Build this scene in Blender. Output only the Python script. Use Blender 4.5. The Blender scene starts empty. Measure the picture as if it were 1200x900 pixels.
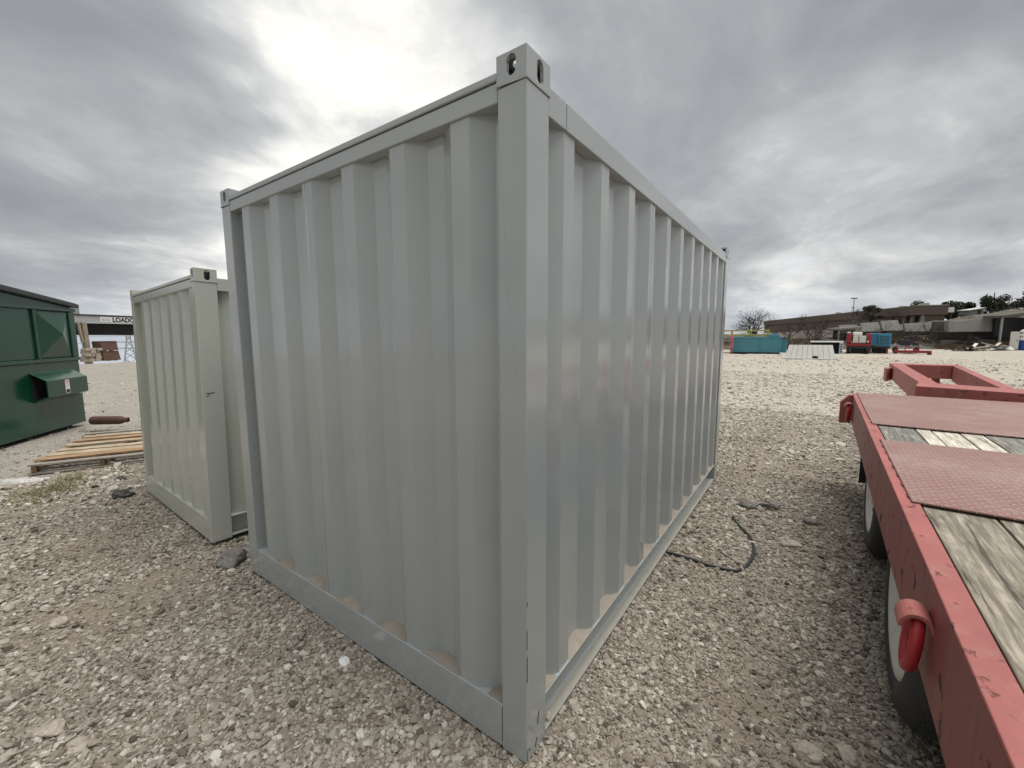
import bpy, bmesh, math, random
import numpy as np
from mathutils import Vector, Matrix, Euler, noise as mnoise

R = math.radians
sc = bpy.context.scene
COL = sc.collection

# ------------------------------------------------------------------ camera
cam_data = bpy.data.cameras.new('camera')
cam = bpy.data.objects.new('camera', cam_data)
COL.objects.link(cam)
cam_data.sensor_fit = 'HORIZONTAL'
cam_data.sensor_width = 36.0
cam_data.lens = 36.0 * 489.487 / 1200.0
cam_data.clip_start = 0.05
cam_data.clip_end = 3000.0
_pitch, _roll, _yaw = 0.1174739, -0.0041916, -0.61927
_f = Vector((math.sin(_yaw) * math.cos(_pitch), math.cos(_yaw) * math.cos(_pitch), -math.sin(_pitch)))
_r = Vector((math.cos(_yaw), -math.sin(_yaw), 0))
_u = _r.cross(_f)
_r2 = math.cos(_roll) * _r + math.sin(_roll) * _u
_u2 = -math.sin(_roll) * _r + math.cos(_roll) * _u
CAM = Vector((0.824, -1.245, 1.721))
cam.matrix_world = Matrix(((_r2.x, _u2.x, -_f.x, CAM.x), (_r2.y, _u2.y, -_f.y, CAM.y),
                           (_r2.z, _u2.z, -_f.z, CAM.z), (0, 0, 0, 1)))
sc.camera = cam

# ------------------------------------------------------------------ view
sc.view_settings.view_transform = 'Standard'
sc.view_settings.look = 'None'
sc.view_settings.exposure = 1.1
sc.view_settings.gamma = 1.0
sc.render.engine = 'CYCLES'
sc.cycles.use_denoising = True
sc.cycles.denoising_prefilter = 'ACCURATE'
sc.cycles.max_bounces = 6
sc.cycles.diffuse_bounces = 3
sc.cycles.glossy_bounces = 3

# ------------------------------------------------------------------ world: overcast sky over a Nishita base
SUN_EL, SUN_AZ = R(73.0), R(58.0)          # azimuth measured from +Y towards +X
sun_dir = Vector((math.sin(SUN_AZ) * math.cos(SUN_EL), math.cos(SUN_AZ) * math.cos(SUN_EL), math.sin(SUN_EL)))

class NT:
    """small helper to write node trees"""
    def __init__(self, tree):
        self.t = tree
        self.n = tree.nodes
        self.l = tree.links
    def new(self, typ, **kw):
        nd = self.n.new(typ)
        for k, v in kw.items():
            setattr(nd, k, v)
        return nd
    def link(self, a, b):
        self.l.new(a, b)
    def val(self, sock, v):
        if hasattr(v, 'is_output') or isinstance(v, bpy.types.NodeSocket):
            self.l.new(v, sock)
        else:
            sock.default_value = v
    def math(self, op, a, b=0.0, c=None, clamp=False):
        nd = self.new('ShaderNodeMath', operation=op, use_clamp=clamp)
        self.val(nd.inputs[0], a)
        self.val(nd.inputs[1], b)
        if c is not None:
            self.val(nd.inputs[2], c)
        return nd.outputs[0]
    def vmath(self, op, a, b=(0, 0, 0)):
        nd = self.new('ShaderNodeVectorMath', operation=op)
        self.val(nd.inputs[0], a)
        self.val(nd.inputs[1], b)
        return nd.outputs['Value'] if op in ('DOT_PRODUCT', 'LENGTH', 'DISTANCE') else nd.outputs[0]
    def noise(self, vec, scale, detail=4.0, rough=0.5, dist=0.0, color=False):
        nd = self.new('ShaderNodeTexNoise')
        if vec is not None:
            self.val(nd.inputs['Vector'], vec)
        nd.inputs['Scale'].default_value = scale
        nd.inputs['Detail'].default_value = detail
        nd.inputs['Roughness'].default_value = rough
        nd.inputs['Distortion'].default_value = dist
        return nd.outputs['Color'] if color else nd.outputs[0]
    def voronoi(self, vec, scale, feature='F1', out='Distance', rnd=1.0):
        nd = self.new('ShaderNodeTexVoronoi', feature=feature)
        if vec is not None:
            self.val(nd.inputs['Vector'], vec)
        nd.inputs['Scale'].default_value = scale
        nd.inputs['Randomness'].default_value = rnd
        return nd.outputs[out]
    def ramp(self, fac, stops, interp='LINEAR'):
        nd = self.new('ShaderNodeValToRGB')
        cr = nd.color_ramp
        cr.interpolation = interp
        while len(cr.elements) > 1:
            cr.elements.remove(cr.elements[-1])
        for i, (p, c) in enumerate(stops):
            e = cr.elements[0] if i == 0 else cr.elements.new(p)
            e.position = p
            if isinstance(c, (int, float)):
                c = (c, c, c)
            e.color = (c[0], c[1], c[2], 1.0)
        self.val(nd.inputs[0], fac)
        return nd.outputs[0]
    def mix(self, fac, a, b, mode='MIX'):
        nd = self.new('ShaderNodeMix', data_type='RGBA', blend_type=mode)
        self.val(nd.inputs['Factor'], fac)
        for nm, v in (('A', a), ('B', b)):
            s = [i for i in nd.inputs if i.name == nm and i.type == 'RGBA'][0]
            if isinstance(v, tuple) and len(v) == 3:
                v = (*v, 1.0)
            self.val(s, v)
        return [o for o in nd.outputs if o.type == 'RGBA'][0]
    def maprange(self, v, a, b, c=0.0, d=1.0, smooth=False):
        nd = self.new('ShaderNodeMapRange')
        nd.interpolation_type = 'SMOOTHSTEP' if smooth else 'LINEAR'
        self.val(nd.inputs[0], v)
        for i, x in enumerate((a, b, c, d)):
            nd.inputs[i + 1].default_value = x
        return nd.outputs[0]

world = bpy.data.worlds.new('World')
sc.world = world
world.use_nodes = True
W_ = NT(world.node_tree)
for nd in list(W_.n):
    W_.n.remove(nd)
tc = W_.new('ShaderNodeTexCoord')
dirv = W_.vmath('NORMALIZE', tc.outputs['Generated'])
sep = W_.new('ShaderNodeSeparateXYZ')
W_.link(dirv, sep.inputs[0])
dz = W_.math('MAXIMUM', sep.outputs[2], 0.0)
den = W_.math('ADD', dz, 0.24)
cx = W_.math('DIVIDE', sep.outputs[0], den)
cy = W_.math('DIVIDE', sep.outputs[1], den)
cmb = W_.new('ShaderNodeCombineXYZ')
W_.link(cx, cmb.inputs[0]); W_.link(cy, cmb.inputs[1])
mp = W_.new('ShaderNodeMapping')
W_.link(cmb.outputs[0], mp.inputs[0])
mp.inputs['Rotation'].default_value = (0, 0, R(24))
mp.inputs['Scale'].default_value = (1.05, 0.85, 1.0)
mp.inputs['Location'].default_value = (3.7, 1.9, 0.4)
cv = mp.outputs[0]
n_big = W_.noise(cv, 0.55, 3.0, 0.5, 0.4)
n_mid = W_.noise(cv, 1.9, 7.0, 0.58, 0.35)
n_fine = W_.noise(cv, 6.0, 6.0, 0.6, 0.4)
wob = W_.noise(cv, 1.1, 4.0, 0.55, 0.3, color=True)
wob = W_.vmath('SUBTRACT', wob, (0.5, 0.5, 0.5))
sc_ = W_.new('ShaderNodeVectorMath', operation='SCALE')
W_.link(wob, sc_.inputs[0]); sc_.inputs['Scale'].default_value = 0.62
dirw = W_.vmath('NORMALIZE', W_.vmath('ADD', dirv, sc_.outputs[0]))
def lobe(d, a, b):
    v = Vector(d).normalized()
    return W_.maprange(W_.vmath('DOT_PRODUCT', dirw, tuple(v)), a, b, 0, 1, True)
thin = W_.math('MULTIPLY', lobe((-0.69, 0.47, 0.56), 0.935, 1.0), 0.27)
thin = W_.math('ADD', thin, W_.math('MULTIPLY', lobe((-0.93, 0.27, 0.22), 0.93, 1.0), 0.20))
thin = W_.math('ADD', thin, W_.math('MULTIPLY', lobe((-0.66, 0.62, 0.42), 0.95, 1.0), 0.10))
thin = W_.math('ADD', thin, W_.math('MULTIPLY', lobe((0.0, 0.97, 0.22), 0.955, 1.0), 0.07))
thick = W_.math('MULTIPLY', lobe((-0.05, 0.88, 0.50), 0.86, 1.0), 0.12)
thick = W_.math('ADD', thick, W_.math('MULTIPLY', lobe((-0.955, 0.12, 0.27), 0.945, 1.0), 0.30))
dens = W_.math('ADD', W_.math('MULTIPLY', n_big, 0.50), W_.math('MULTIPLY', n_mid, 0.70))
dens = W_.math('ADD', dens, W_.math('MULTIPLY', n_fine, 0.13))
dens = W_.math('SUBTRACT', W_.math('ADD', dens, thin), thick)      # about 0.66 on average
cloud = W_.ramp(W_.maprange(dens, 0.42, 1.04), [
    (0.00, (2.40, 2.52, 2.68)),
    (0.25, (3.05, 3.17, 3.32)),
    (0.46, (4.1, 4.20, 4.30)),
    (0.66, (6.0, 6.05, 5.95)),
    (0.84, (8.5, 8.35, 7.65)),
    (1.00, (11.0, 10.8, 9.8)),
])
# pale, slightly blue air low over the horizon
low = W_.maprange(sep.outputs[2], -0.05, 0.13, 1.0, 0.0, True)
cloud = W_.mix(W_.math('MULTIPLY', low, 0.45), cloud, (4.9, 5.6, 6.4))
sky = W_.new('ShaderNodeTexSky', sky_type='NISHITA')
sky.sun_disc = False
sky.sun_elevation = SUN_EL
sky.sun_rotation = SUN_AZ
gap = W_.math('MULTIPLY', W_.maprange(n_mid, 0.62, 0.80, 0.0, 1.0, True), 0.35)
zen = W_.maprange(sep.outputs[2], 0.60, 1.0, 1.0, 1.7, True)      # brighter overhead like an overcast sky, added above the view to lift the light
zsc = W_.new('ShaderNodeVectorMath', operation='SCALE')
W_.link(W_.mix(gap, cloud, sky.outputs[0]), zsc.inputs[0]); W_.link(zen, zsc.inputs['Scale'])
skycol = zsc.outputs[0]
bg = W_.new('ShaderNodeBackground')
W_.link(skycol, bg.inputs[0])
bg.inputs[1].default_value = 0.062
wo = W_.new('ShaderNodeOutputWorld')
W_.link(bg.outputs[0], wo.inputs[0])

# ------------------------------------------------------------------ sun, soft behind the clouds
sd = bpy.data.lights.new('sun', 'SUN')
sd.energy = 1.5
sd.angle = R(44)
sd.color = (1.0, 0.965, 0.92)
sun = bpy.data.objects.new('sun', sd)
sun.rotation_euler = sun_dir.to_track_quat('Z', 'Y').to_euler()
sun.location = (0, 0, 20)
COL.objects.link(sun)

rng = random.Random(7)
nrng = np.random.default_rng(11)

# ------------------------------------------------------------------ materials
def material(name):
    m = bpy.data.materials.new(name)
    m.use_nodes = True
    t = NT(m.node_tree)
    for nd in list(t.n):
        t.n.remove(nd)
    out = t.new('ShaderNodeOutputMaterial')
    p = t.new('ShaderNodeBsdfPrincipled')
    t.link(p.outputs[0], out.inputs[0])
    tcn = t.new('ShaderNodeTexCoord')
    return m, t, p, tcn.outputs['Object']

def bump(t, p, height, strength, distance):
    b = t.new('ShaderNodeBump')
    b.inputs['Strength'].default_value = strength
    b.inputs['Distance'].default_value = distance
    t.link(height, b.inputs['Height'])
    t.link(b.outputs[0], p.inputs['Normal'])
    return b

def shade(c, k):
    return tuple(min(1.0, x * k) for x in c)

def paint(name, col, rough=0.34, var=0.10, grime=None, grime_amt=0.25, peel=0.10, rust=None, rust_amt=0.0, rust_scale=9.0, spec=0.5, metallic=0.0, coat=0.0, wave=0.0, splash=None):
    m, t, p, co = material(name)
    n1 = t.noise(co, 1.6, 5, 0.6)
    n2 = t.noise(co, 14.0, 4, 0.6)
    f = t.math('ADD', t.math('MULTIPLY', n1, 0.7), t.math('MULTIPLY', n2, 0.3))
    c = t.ramp(f, [(0.25, shade(col, 1 - var)), (0.5, col), (0.75, shade(col, 1 + var))])
    rgh = t.maprange(n1, 0.3, 0.7, rough - 0.05, rough + 0.07)
    if grime is not None:
        mpg = t.new('ShaderNodeMapping')
        t.link(co, mpg.inputs[0])
        mpg.inputs['Scale'].default_value = (6.0, 6.0, 0.7)
        g = t.noise(mpg.outputs[0], 1.6, 6, 0.65)
        gm = t.math('MULTIPLY', t.maprange(g, 0.50, 0.78, 0, 1, True), grime_amt)
        c = t.mix(gm, c, grime)
        rgh = t.math('ADD', rgh, t.math('MULTIPLY', gm, 0.4))
    if splash is not None:
        sz = t.new('ShaderNodeSeparateXYZ')
        t.link(co, sz.inputs[0])
        top = t.math('MULTIPLY_ADD', t.noise(co, 2.4, 5, 0.6), 0.5, 0.02)
        lowm = t.math('SUBTRACT', 1.0, t.math('DIVIDE', sz.outputs[2], top), clamp=True)
        spk = t.maprange(t.noise(co, 42.0, 6, 0.75), 0.50, 0.66, 0, 1, True)
        sm_ = t.math('MULTIPLY', t.math('MULTIPLY', lowm, spk), 0.6)
        c = t.mix(sm_, c, splash)
        rgh = t.math('ADD', rgh, t.math('MULTIPLY', sm_, 0.5))
    if rust is not None:
        rn = t.noise(co, rust_scale, 7, 0.7, 0.3)
        rm = t.maprange(rn, 0.66 - rust_amt * 0.12, 0.70 - rust_amt * 0.10, 0, 1, True)
        c = t.mix(rm, c, rust)
        rgh = t.math('ADD', rgh, t.math('MULTIPLY', rm, 0.4))
    t.link(c, p.inputs['Base Color'])
    t.link(rgh, p.inputs['Roughness'])
    p.inputs['Specular IOR Level'].default_value = spec
    p.inputs['Metallic'].default_value = metallic
    if coat > 0:
        p.inputs['Coat Weight'].default_value = coat
        p.inputs['Coat Roughness'].default_value = 0.14
    if peel > 0:
        h = t.noise(co, 160.0, 2, 0.5)
        b1 = bump(t, p, h, peel, 0.0015)
        if wave > 0:
            mpw = t.new('ShaderNodeMapping')
            t.link(co, mpw.inputs[0])
            mpw.inputs['Scale'].default_value = (1.0, 1.0, 0.45)
            b2 = t.new('ShaderNodeBump')
            b2.inputs['Strength'].default_value = wave
            b2.inputs['Distance'].default_value = 0.02
            t.link(t.noise(mpw.outputs[0], 3.2, 2, 0.5), b2.inputs['Height'])
            t.link(b2.outputs[0], b1.inputs['Normal'])
            t.link(b2.outputs[0], p.inputs['Coat Normal'])
    return m

M = {}
M['grey_paint'] = paint('grey_paint', (0.330, 0.358, 0.357), 0.17, 0.035, (0.33, 0.30, 0.25), 0.14, 0.10, coat=0.8, wave=0.20, splash=(0.36, 0.31, 0.24))
M['sage_paint'] = paint('sage_paint', (0.44, 0.456, 0.405), 0.28, 0.04, (0.36, 0.33, 0.26), 0.2, 0.10, coat=0.4, wave=0.10, splash=(0.36, 0.31, 0.24))
M['dark_mark'] = paint('dark_mark', (0.02, 0.02, 0.02), 0.7, 0.1, peel=0)
M['green_paint'] = paint('green_paint', (0.004, 0.044, 0.023), 0.26, 0.25, (0.025, 0.055, 0.038), 0.3, 0.2, coat=0.3, wave=0.16, splash=(0.16, 0.15, 0.12))
M['black_lid'] = paint('black_lid', (0.03, 0.033, 0.036), 0.45, 0.2)
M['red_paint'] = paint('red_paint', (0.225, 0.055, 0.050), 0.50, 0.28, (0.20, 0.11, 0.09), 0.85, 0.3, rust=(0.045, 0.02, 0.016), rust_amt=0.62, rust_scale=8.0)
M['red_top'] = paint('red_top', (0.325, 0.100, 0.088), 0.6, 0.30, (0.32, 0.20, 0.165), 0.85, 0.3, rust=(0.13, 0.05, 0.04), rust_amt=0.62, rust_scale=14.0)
M['hook_red'] = paint('hook_red', (0.33, 0.016, 0.022), 0.42, 0.2, (0.12, 0.03, 0.025), 0.5, 0.2)
M['rubber'] = paint('rubber', (0.028, 0.028, 0.027), 0.75, 0.2, (0.16, 0.145, 0.12), 0.45, 0.2)
M['black_rubber'] = paint('black_rubber', (0.012, 0.012, 0.012), 0.7, 0.2)
M['wheel_white'] = paint('wheel_white', (0.55, 0.54, 0.48), 0.45, 0.08, (0.35, 0.3, 0.22), 0.5, 0.2)
M['rust'] = paint('rust', (0.075, 0.035, 0.025), 0.8, 0.35, (0.14, 0.07, 0.045), 0.5, 0.4)
M['rust_plate'] = paint('rust_plate', (0.12, 0.07, 0.052), 0.8, 0.3, (0.2, 0.1, 0.05), 0.6, 0.4)
M['white_paint'] = paint('white_paint', (0.72, 0.72, 0.69), 0.5, 0.06, (0.4, 0.36, 0.28), 0.3)
M['panel_white'] = paint('panel_white', (0.60, 0.595, 0.55), 0.65, 0.08, (0.3, 0.28, 0.23), 0.4)
M['teal'] = paint('teal', (0.062, 0.23, 0.275), 0.5, 0.12, (0.14, 0.22, 0.22), 0.4)
M['yellow'] = paint('yellow', (0.46, 0.36, 0.09), 0.5, 0.15)
M['pink'] = paint('pink', (0.48, 0.11, 0.16), 0.5, 0.15)
M['truck_red'] = paint('truck_red', (0.26, 0.015, 0.025), 0.4, 0.15)
M['machine_blue'] = paint('machine_blue', (0.035, 0.22, 0.36), 0.45, 0.15, (0.03, 0.08, 0.11), 0.5)
M['barrel_blue'] = paint('barrel_blue', (0.01, 0.05, 0.22), 0.4, 0.15)
M['dark_steel'] = paint('dark_steel', (0.03, 0.032, 0.038), 0.55, 0.3, (0.07, 0.06, 0.05), 0.5)
M['grey_steel'] = paint('grey_steel', (0.30, 0.31, 0.32), 0.5, 0.12)
M['fascia'] = paint('fascia', (0.38, 0.38, 0.385), 0.6, 0.08, (0.25, 0.24, 0.23), 0.4)
M['dark_under'] = paint('dark_under', (0.018, 0.018, 0.02), 0.8, 0.2)
M['pale_siding'] = paint('pale_siding', (0.50, 0.54, 0.58), 0.6, 0.05)
M['concrete'] = paint('concrete', (0.20, 0.195, 0.175), 0.9, 0.22, (0.06, 0.055, 0.045), 0.75, 0.4)
M['concrete_dark'] = paint('concrete_dark', (0.10, 0.093, 0.08), 0.9, 0.3, (0.035, 0.03, 0.024), 0.8, 0.4)
M['concrete_tan'] = paint('concrete_tan', (0.36, 0.32, 0.25), 0.9, 0.15, (0.18, 0.15, 0.11), 0.6, 0.4)
M['brown_wall'] = paint('brown_wall', (0.135, 0.102, 0.078), 0.85, 0.15, (0.09, 0.065, 0.05), 0.5, 0.3)
M['glass_dark'] = paint('glass_dark', (0.012, 0.012, 0.014), 0.2, 0.2, peel=0)
M['bark'] = paint('bark', (0.055, 0.042, 0.034), 0.9, 0.3)
M['bark_pale'] = paint('bark_pale', (0.11, 0.09, 0.075), 0.9, 0.3)
M['plastic'] = paint('plastic', (0.46, 0.45, 0.43), 0.4, 0.1, (0.4, 0.37, 0.32), 0.5)
M['cable'] = paint('cable', (0.02, 0.025, 0.023), 0.5, 0.2)
M['dust'] = paint('dust', (0.255, 0.227, 0.188), 0.95, 0.3, (0.22, 0.175, 0.13), 0.7, 1.0)
M['rail_dust'] = paint('rail_dust', (0.30, 0.285, 0.24), 0.8, 0.12, (0.22, 0.20, 0.165), 0.5, 0.3)
M['sticker_white'] = paint('sticker_white', (0.75, 0.74, 0.72), 0.4, 0.05)
M['sticker_pink'] = paint('sticker_pink', (0.62, 0.30, 0.33), 0.4, 0.08)
M['sign_white'] = paint('sign_white', (0.68, 0.68, 0.68), 0.5, 0.04)
M['letter_black'] = paint('letter_black', (0.012, 0.012, 0.014), 0.5, 0.05, peel=0)
M['letter_grey'] = paint('letter_grey', (0.34, 0.34, 0.35), 0.5, 0.05, peel=0)

def wood(name, col, col2, crack=0.5, axis='Y', nails=False):
    m, t, p, co = material(name)
    oi = t.new('ShaderNodeObjectInfo')
    off = t.new('ShaderNodeCombineXYZ')
    t.link(t.math('MULTIPLY', oi.outputs['Random'], 37.0), off.inputs[2])
    t.link(t.math('MULTIPLY', oi.outputs['Random'], 11.0), off.inputs[0])
    co2 = t.vmath('ADD', co, off.outputs[0])
    mpg = t.new('ShaderNodeMapping')
    t.link(co2, mpg.inputs[0])
    s = [55.0, 55.0, 55.0]
    s['XYZ'.index(axis)] = 4.5
    mpg.inputs['Scale'].default_value = s
    g = t.noise(mpg.outputs[0], 1.0, 6, 0.65, 0.6)
    s2 = [34.0, 34.0, 34.0]
    s2['XYZ'.index(axis)] = 1.6
    mpk = t.new('ShaderNodeMapping')
    t.link(co2, mpk.inputs[0])
    mpk.inputs['Scale'].default_value = s2
    k = t.noise(mpk.outputs[0], 1.0, 5, 0.6, 0.4)
    blot = t.noise(co2, 7.0, 6, 0.65)
    c = t.ramp(g, [(0.28, shade(col2, 0.55)), (0.45, col2), (0.62, col), (0.8, shade(col, 1.2))])
    c = t.mix(t.maprange(blot, 0.45, 0.7, 0, 0.55, True), c, shade(col2, 0.8))
    km = t.math('MULTIPLY', t.maprange(k, 0.61, 0.66, 0, 1, True), crack)
    c = t.mix(km, c, (0.03, 0.024, 0.018))
    t.link(c, p.inputs['Base Color'])
    p.inputs['Roughness'].default_value = 0.9
    h = t.math('SUBTRACT', g, t.math('MULTIPLY', km, 1.2))
    bump(t, p, h, 0.6, 0.004)
    return m

M['plank_grey'] = wood('plank_grey', (0.37, 0.33, 0.262), (0.19, 0.163, 0.125), 0.75)
M['plank_dark'] = wood('plank_dark', (0.29, 0.28, 0.245), (0.15, 0.145, 0.125), 0.8)
M['plank_pale'] = wood('plank_pale', (0.66, 0.62, 0.53), (0.46, 0.42, 0.34), 0.6)
M['pallet_pale'] = wood('pallet_pale', (0.54, 0.44, 0.31), (0.31, 0.235, 0.15), 0.35, 'X')
M['pallet_orange'] = wood('pallet_orange', (0.46, 0.30, 0.165), (0.24, 0.145, 0.08), 0.35, 'X')
M['pallet_grey'] = wood('pallet_grey', (0.40, 0.37, 0.32), (0.22, 0.19, 0.155), 0.5, 'X')
M['stringer'] = wood('stringer', (0.24, 0.15, 0.075), (0.11, 0.065, 0.035), 0.4, 'Y')
M['timber_post'] = wood('timber_post', (0.40, 0.35, 0.26), (0.24, 0.2, 0.14), 0.4, 'Z')

def tread(name):
    m, t, p, co = material(name)
    sx = t.new('ShaderNodeSeparateXYZ')
    t.link(co, sx.inputs[0])
    pitch = 0.046
    u = t.math('DIVIDE', t.math('ADD', sx.outputs[0], sx.outputs[1]), pitch)
    v = t.math('DIVIDE', t.math('SUBTRACT', sx.outputs[0], sx.outputs[1]), pitch)
    fu = t.math('SUBTRACT', t.math('FRACT', t.math('ADD', u, 100.0)), 0.5)
    fv = t.math('SUBTRACT', t.math('FRACT', t.math('ADD', v, 100.0)), 0.5)
    par = t.math('MODULO', t.math('ADD', t.math('FLOOR', t.math('ADD', u, 100.0)), t.math('FLOOR', t.math('ADD', v, 100.0))), 2.0)
    def ell(a, b):
        return t.math('SQRT', t.math('ADD', t.math('POWER', t.math('MULTIPLY', a, 2.05), 2.0), t.math('POWER', t.math('MULTIPLY', b, 6.5), 2.0)))
    d0, d1 = ell(fu, fv), ell(fv, fu)
    d = t.math('ADD', t.math('MULTIPLY', d0, t.math('SUBTRACT', 1.0, par)), t.math('MULTIPLY', d1, par))
    lg = t.maprange(d, 0.55, 1.0, 1.0, 0.0, True)
    n1 = t.noise(co, 2.2, 6, 0.65)
    n2 = t.noise(co, 30.0, 5, 0.7)
    c = t.ramp(t.math('ADD', t.math('MULTIPLY', n1, 0.6), t.math('MULTIPLY', n2, 0.4)),
               [(0.3, (0.21, 0.095, 0.082)), (0.5, (0.245, 0.132, 0.112)), (0.68, (0.34, 0.235, 0.20))])
    c = t.mix(t.math('MULTIPLY', lg, 0.75), c, (0.44, 0.345, 0.30))
    t.link(c, p.inputs['Base Color'])
    p.inputs['Roughness'].default_value = 0.55
    bump(t, p, lg, 1.0, 0.004)
    return m
M['tread'] = tread('tread')

def ground_material():
    m, t, p, co = material('gravel_ground')
    geo = t.new('ShaderNodeNewGeometry')
    pos = geo.outputs['Position']
    big = t.noise(pos, 0.22, 5, 0.55)
    mid = t.noise(pos, 1.4, 6, 0.6)
    fine = t.noise(pos, 22.0, 6, 0.7)
    v1 = t.voronoi(pos, 38.0, out='Color')
    sx = t.new('ShaderNodeSeparateXYZ')
    t.link(v1, sx.inputs[0])
    v1d = t.voronoi(pos, 38.0)
    v2 = t.voronoi(pos, 11.0, out='Color')
    sx2 = t.new('ShaderNodeSeparateXYZ')
    t.link(v2, sx2.inputs[0])
    soil = t.ramp(t.math('ADD', t.math('MULTIPLY', mid, 0.6), t.math('MULTIPLY', fine, 0.4)),
                  [(0.30, (0.27, 0.232, 0.180)), (0.5, (0.38, 0.335, 0.268)), (0.7, (0.48, 0.432, 0.355))])
    stone = t.ramp(sx.outputs[0], [(0.0, (0.24, 0.210, 0.168)), (0.35, (0.41, 0.368, 0.302)), (0.7, (0.52, 0.482, 0.412)), (1.0, (0.64, 0.61, 0.54))])
    stone = t.mix(0.35, stone, t.ramp(sx2.outputs[0], [(0.0, (0.24, 0.205, 0.175)), (0.5, (0.48, 0.43, 0.37)), (1.0, (0.66, 0.62, 0.56))]))
    sp0 = t.new('ShaderNodeSeparateXYZ')
    t.link(pos, sp0.inputs[0])
    # loose gravel over brown soil round the containers, pale packed limestone further out
    dist = t.math('SQRT', t.math('ADD', t.math('POWER', t.math('ADD', sp0.outputs[0], 0.5), 2.0), t.math('POWER', t.math('SUBTRACT', sp0.outputs[1], 0.5), 2.0)))
    dist = t.math('ADD', dist, t.math('MULTIPLY', t.math('SUBTRACT', mid, 0.5), 5.0))
    far = t.maprange(dist, 4.5, 10.5, 0.0, 1.0, True)
    near_soil = t.ramp(t.math('ADD', t.math('MULTIPLY', mid, 0.6), t.math('MULTIPLY', fine, 0.4)),
                       [(0.30, (0.13, 0.105, 0.078)), (0.5, (0.205, 0.166, 0.122)), (0.66, (0.33, 0.278, 0.212))])
    soil = t.mix(far, near_soil, soil)
    c = t.mix(t.maprange(mid, 0.44, 0.60, 0.85, 0.15, True), soil, stone)
    c = t.mix(t.math('MULTIPLY', t.math('SUBTRACT', 1.0, far), 0.75), c, near_soil)
    # smooth grey hardstanding on the left, where the dumpster stands
    hs = t.maprange(t.math('ADD', sp0.outputs[0], t.math('MULTIPLY', t.math('SUBTRACT', mid, 0.5), 1.6)), -7.6, -6.4, 1.0, 0.0, True)
    hs = t.math('MULTIPLY', hs, t.maprange(sp0.outputs[1], 9.0, 14.0, 1.0, 0.0, True))
    grey = t.ramp(t.math('ADD', t.math('MULTIPLY', mid, 0.5), t.math('MULTIPLY', fine, 0.5)),
                  [(0.3, (0.185, 0.172, 0.150)), (0.5, (0.275, 0.258, 0.225)), (0.7, (0.37, 0.348, 0.305))])
    c = t.mix(t.math('MULTIPLY', hs, 0.8), c, grey)
    # wheel tracks and damp patches run across the yard
    mpg = t.new('ShaderNodeMapping')
    t.link(pos, mpg.inputs[0])
    mpg.inputs['Rotation'].default_value = (0, 0, R(-22))
    mpg.inputs['Scale'].default_value = (0.05, 0.9, 1.0)
    trk = t.noise(mpg.outputs[0], 1.0, 6, 0.62, 0.5)
    c = t.mix(t.maprange(trk, 0.53, 0.70, 0, 0.35, True), c, (0.25, 0.215, 0.175))
    c = t.mix(t.maprange(trk, 0.30, 0.46, 0.30, 0, True), c, (0.55, 0.50, 0.43))
    c = t.mix(t.maprange(big, 0.56, 0.72, 0, 0.30, True), c, (0.34, 0.295, 0.24))
    t.link(c, p.inputs['Base Color'])
    p.inputs['Roughness'].default_value = 0.95
    p.inputs['Specular IOR Level'].default_value = 0.25
    h = t.math('ADD', t.math('MULTIPLY', t.maprange(v1d, 0.0, 0.6, 1.0, 0.0), 0.7), t.math('MULTIPLY', fine, 0.6))
    bump(t, p, h, 0.9, 0.02)
    return m
M['ground'] = ground_material()

def stone_material(name, attr=True, stops=None):
    m, t, p, co = material(name)
    n = t.noise(co, 3.0 if attr else 24.0, 5, 0.65)
    if attr:
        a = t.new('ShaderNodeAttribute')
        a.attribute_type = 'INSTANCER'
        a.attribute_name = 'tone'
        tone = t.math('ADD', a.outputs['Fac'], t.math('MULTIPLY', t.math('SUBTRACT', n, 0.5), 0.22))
    else:
        tone = n
    stops = stops or [(0.0, (0.10, 0.085, 0.075)), (0.14, (0.175, 0.147, 0.115)), (0.45, (0.338, 0.298, 0.244)),
                      (0.72, (0.480, 0.434, 0.368)), (1.0, (0.72, 0.68, 0.60))]
    c = t.ramp(tone, stops)
    t.link(c, p.inputs['Base Color'])
    p.inputs['Roughness'].default_value = 0.9
    p.inputs['Specular IOR Level'].default_value = 0.3
    bump(t, p, t.noise(co, 9.0 if attr else 70.0, 5, 0.7), 0.5, 0.08 if attr else 0.006)
    return m
M['stone'] = stone_material('stone')
M['rock_tan'] = stone_material('rock_tan', False, [(0.25, (0.22, 0.185, 0.15)), (0.5, (0.36, 0.315, 0.26)), (0.75, (0.48, 0.435, 0.375))])
M['rock_dark'] = stone_material('rock_dark', False, [(0.25, (0.025, 0.024, 0.023)), (0.5, (0.06, 0.056, 0.052)), (0.75, (0.13, 0.12, 0.11))])
M['rock_grey'] = stone_material('rock_grey', False, [(0.25, (0.10, 0.095, 0.085)), (0.5, (0.17, 0.16, 0.145)), (0.75, (0.27, 0.25, 0.225))])
M['rock_white'] = stone_material('rock_white', False, [(0.25, (0.55, 0.55, 0.53)), (0.5, (0.70, 0.70, 0.68)), (0.75, (0.80, 0.80, 0.78))])

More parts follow.
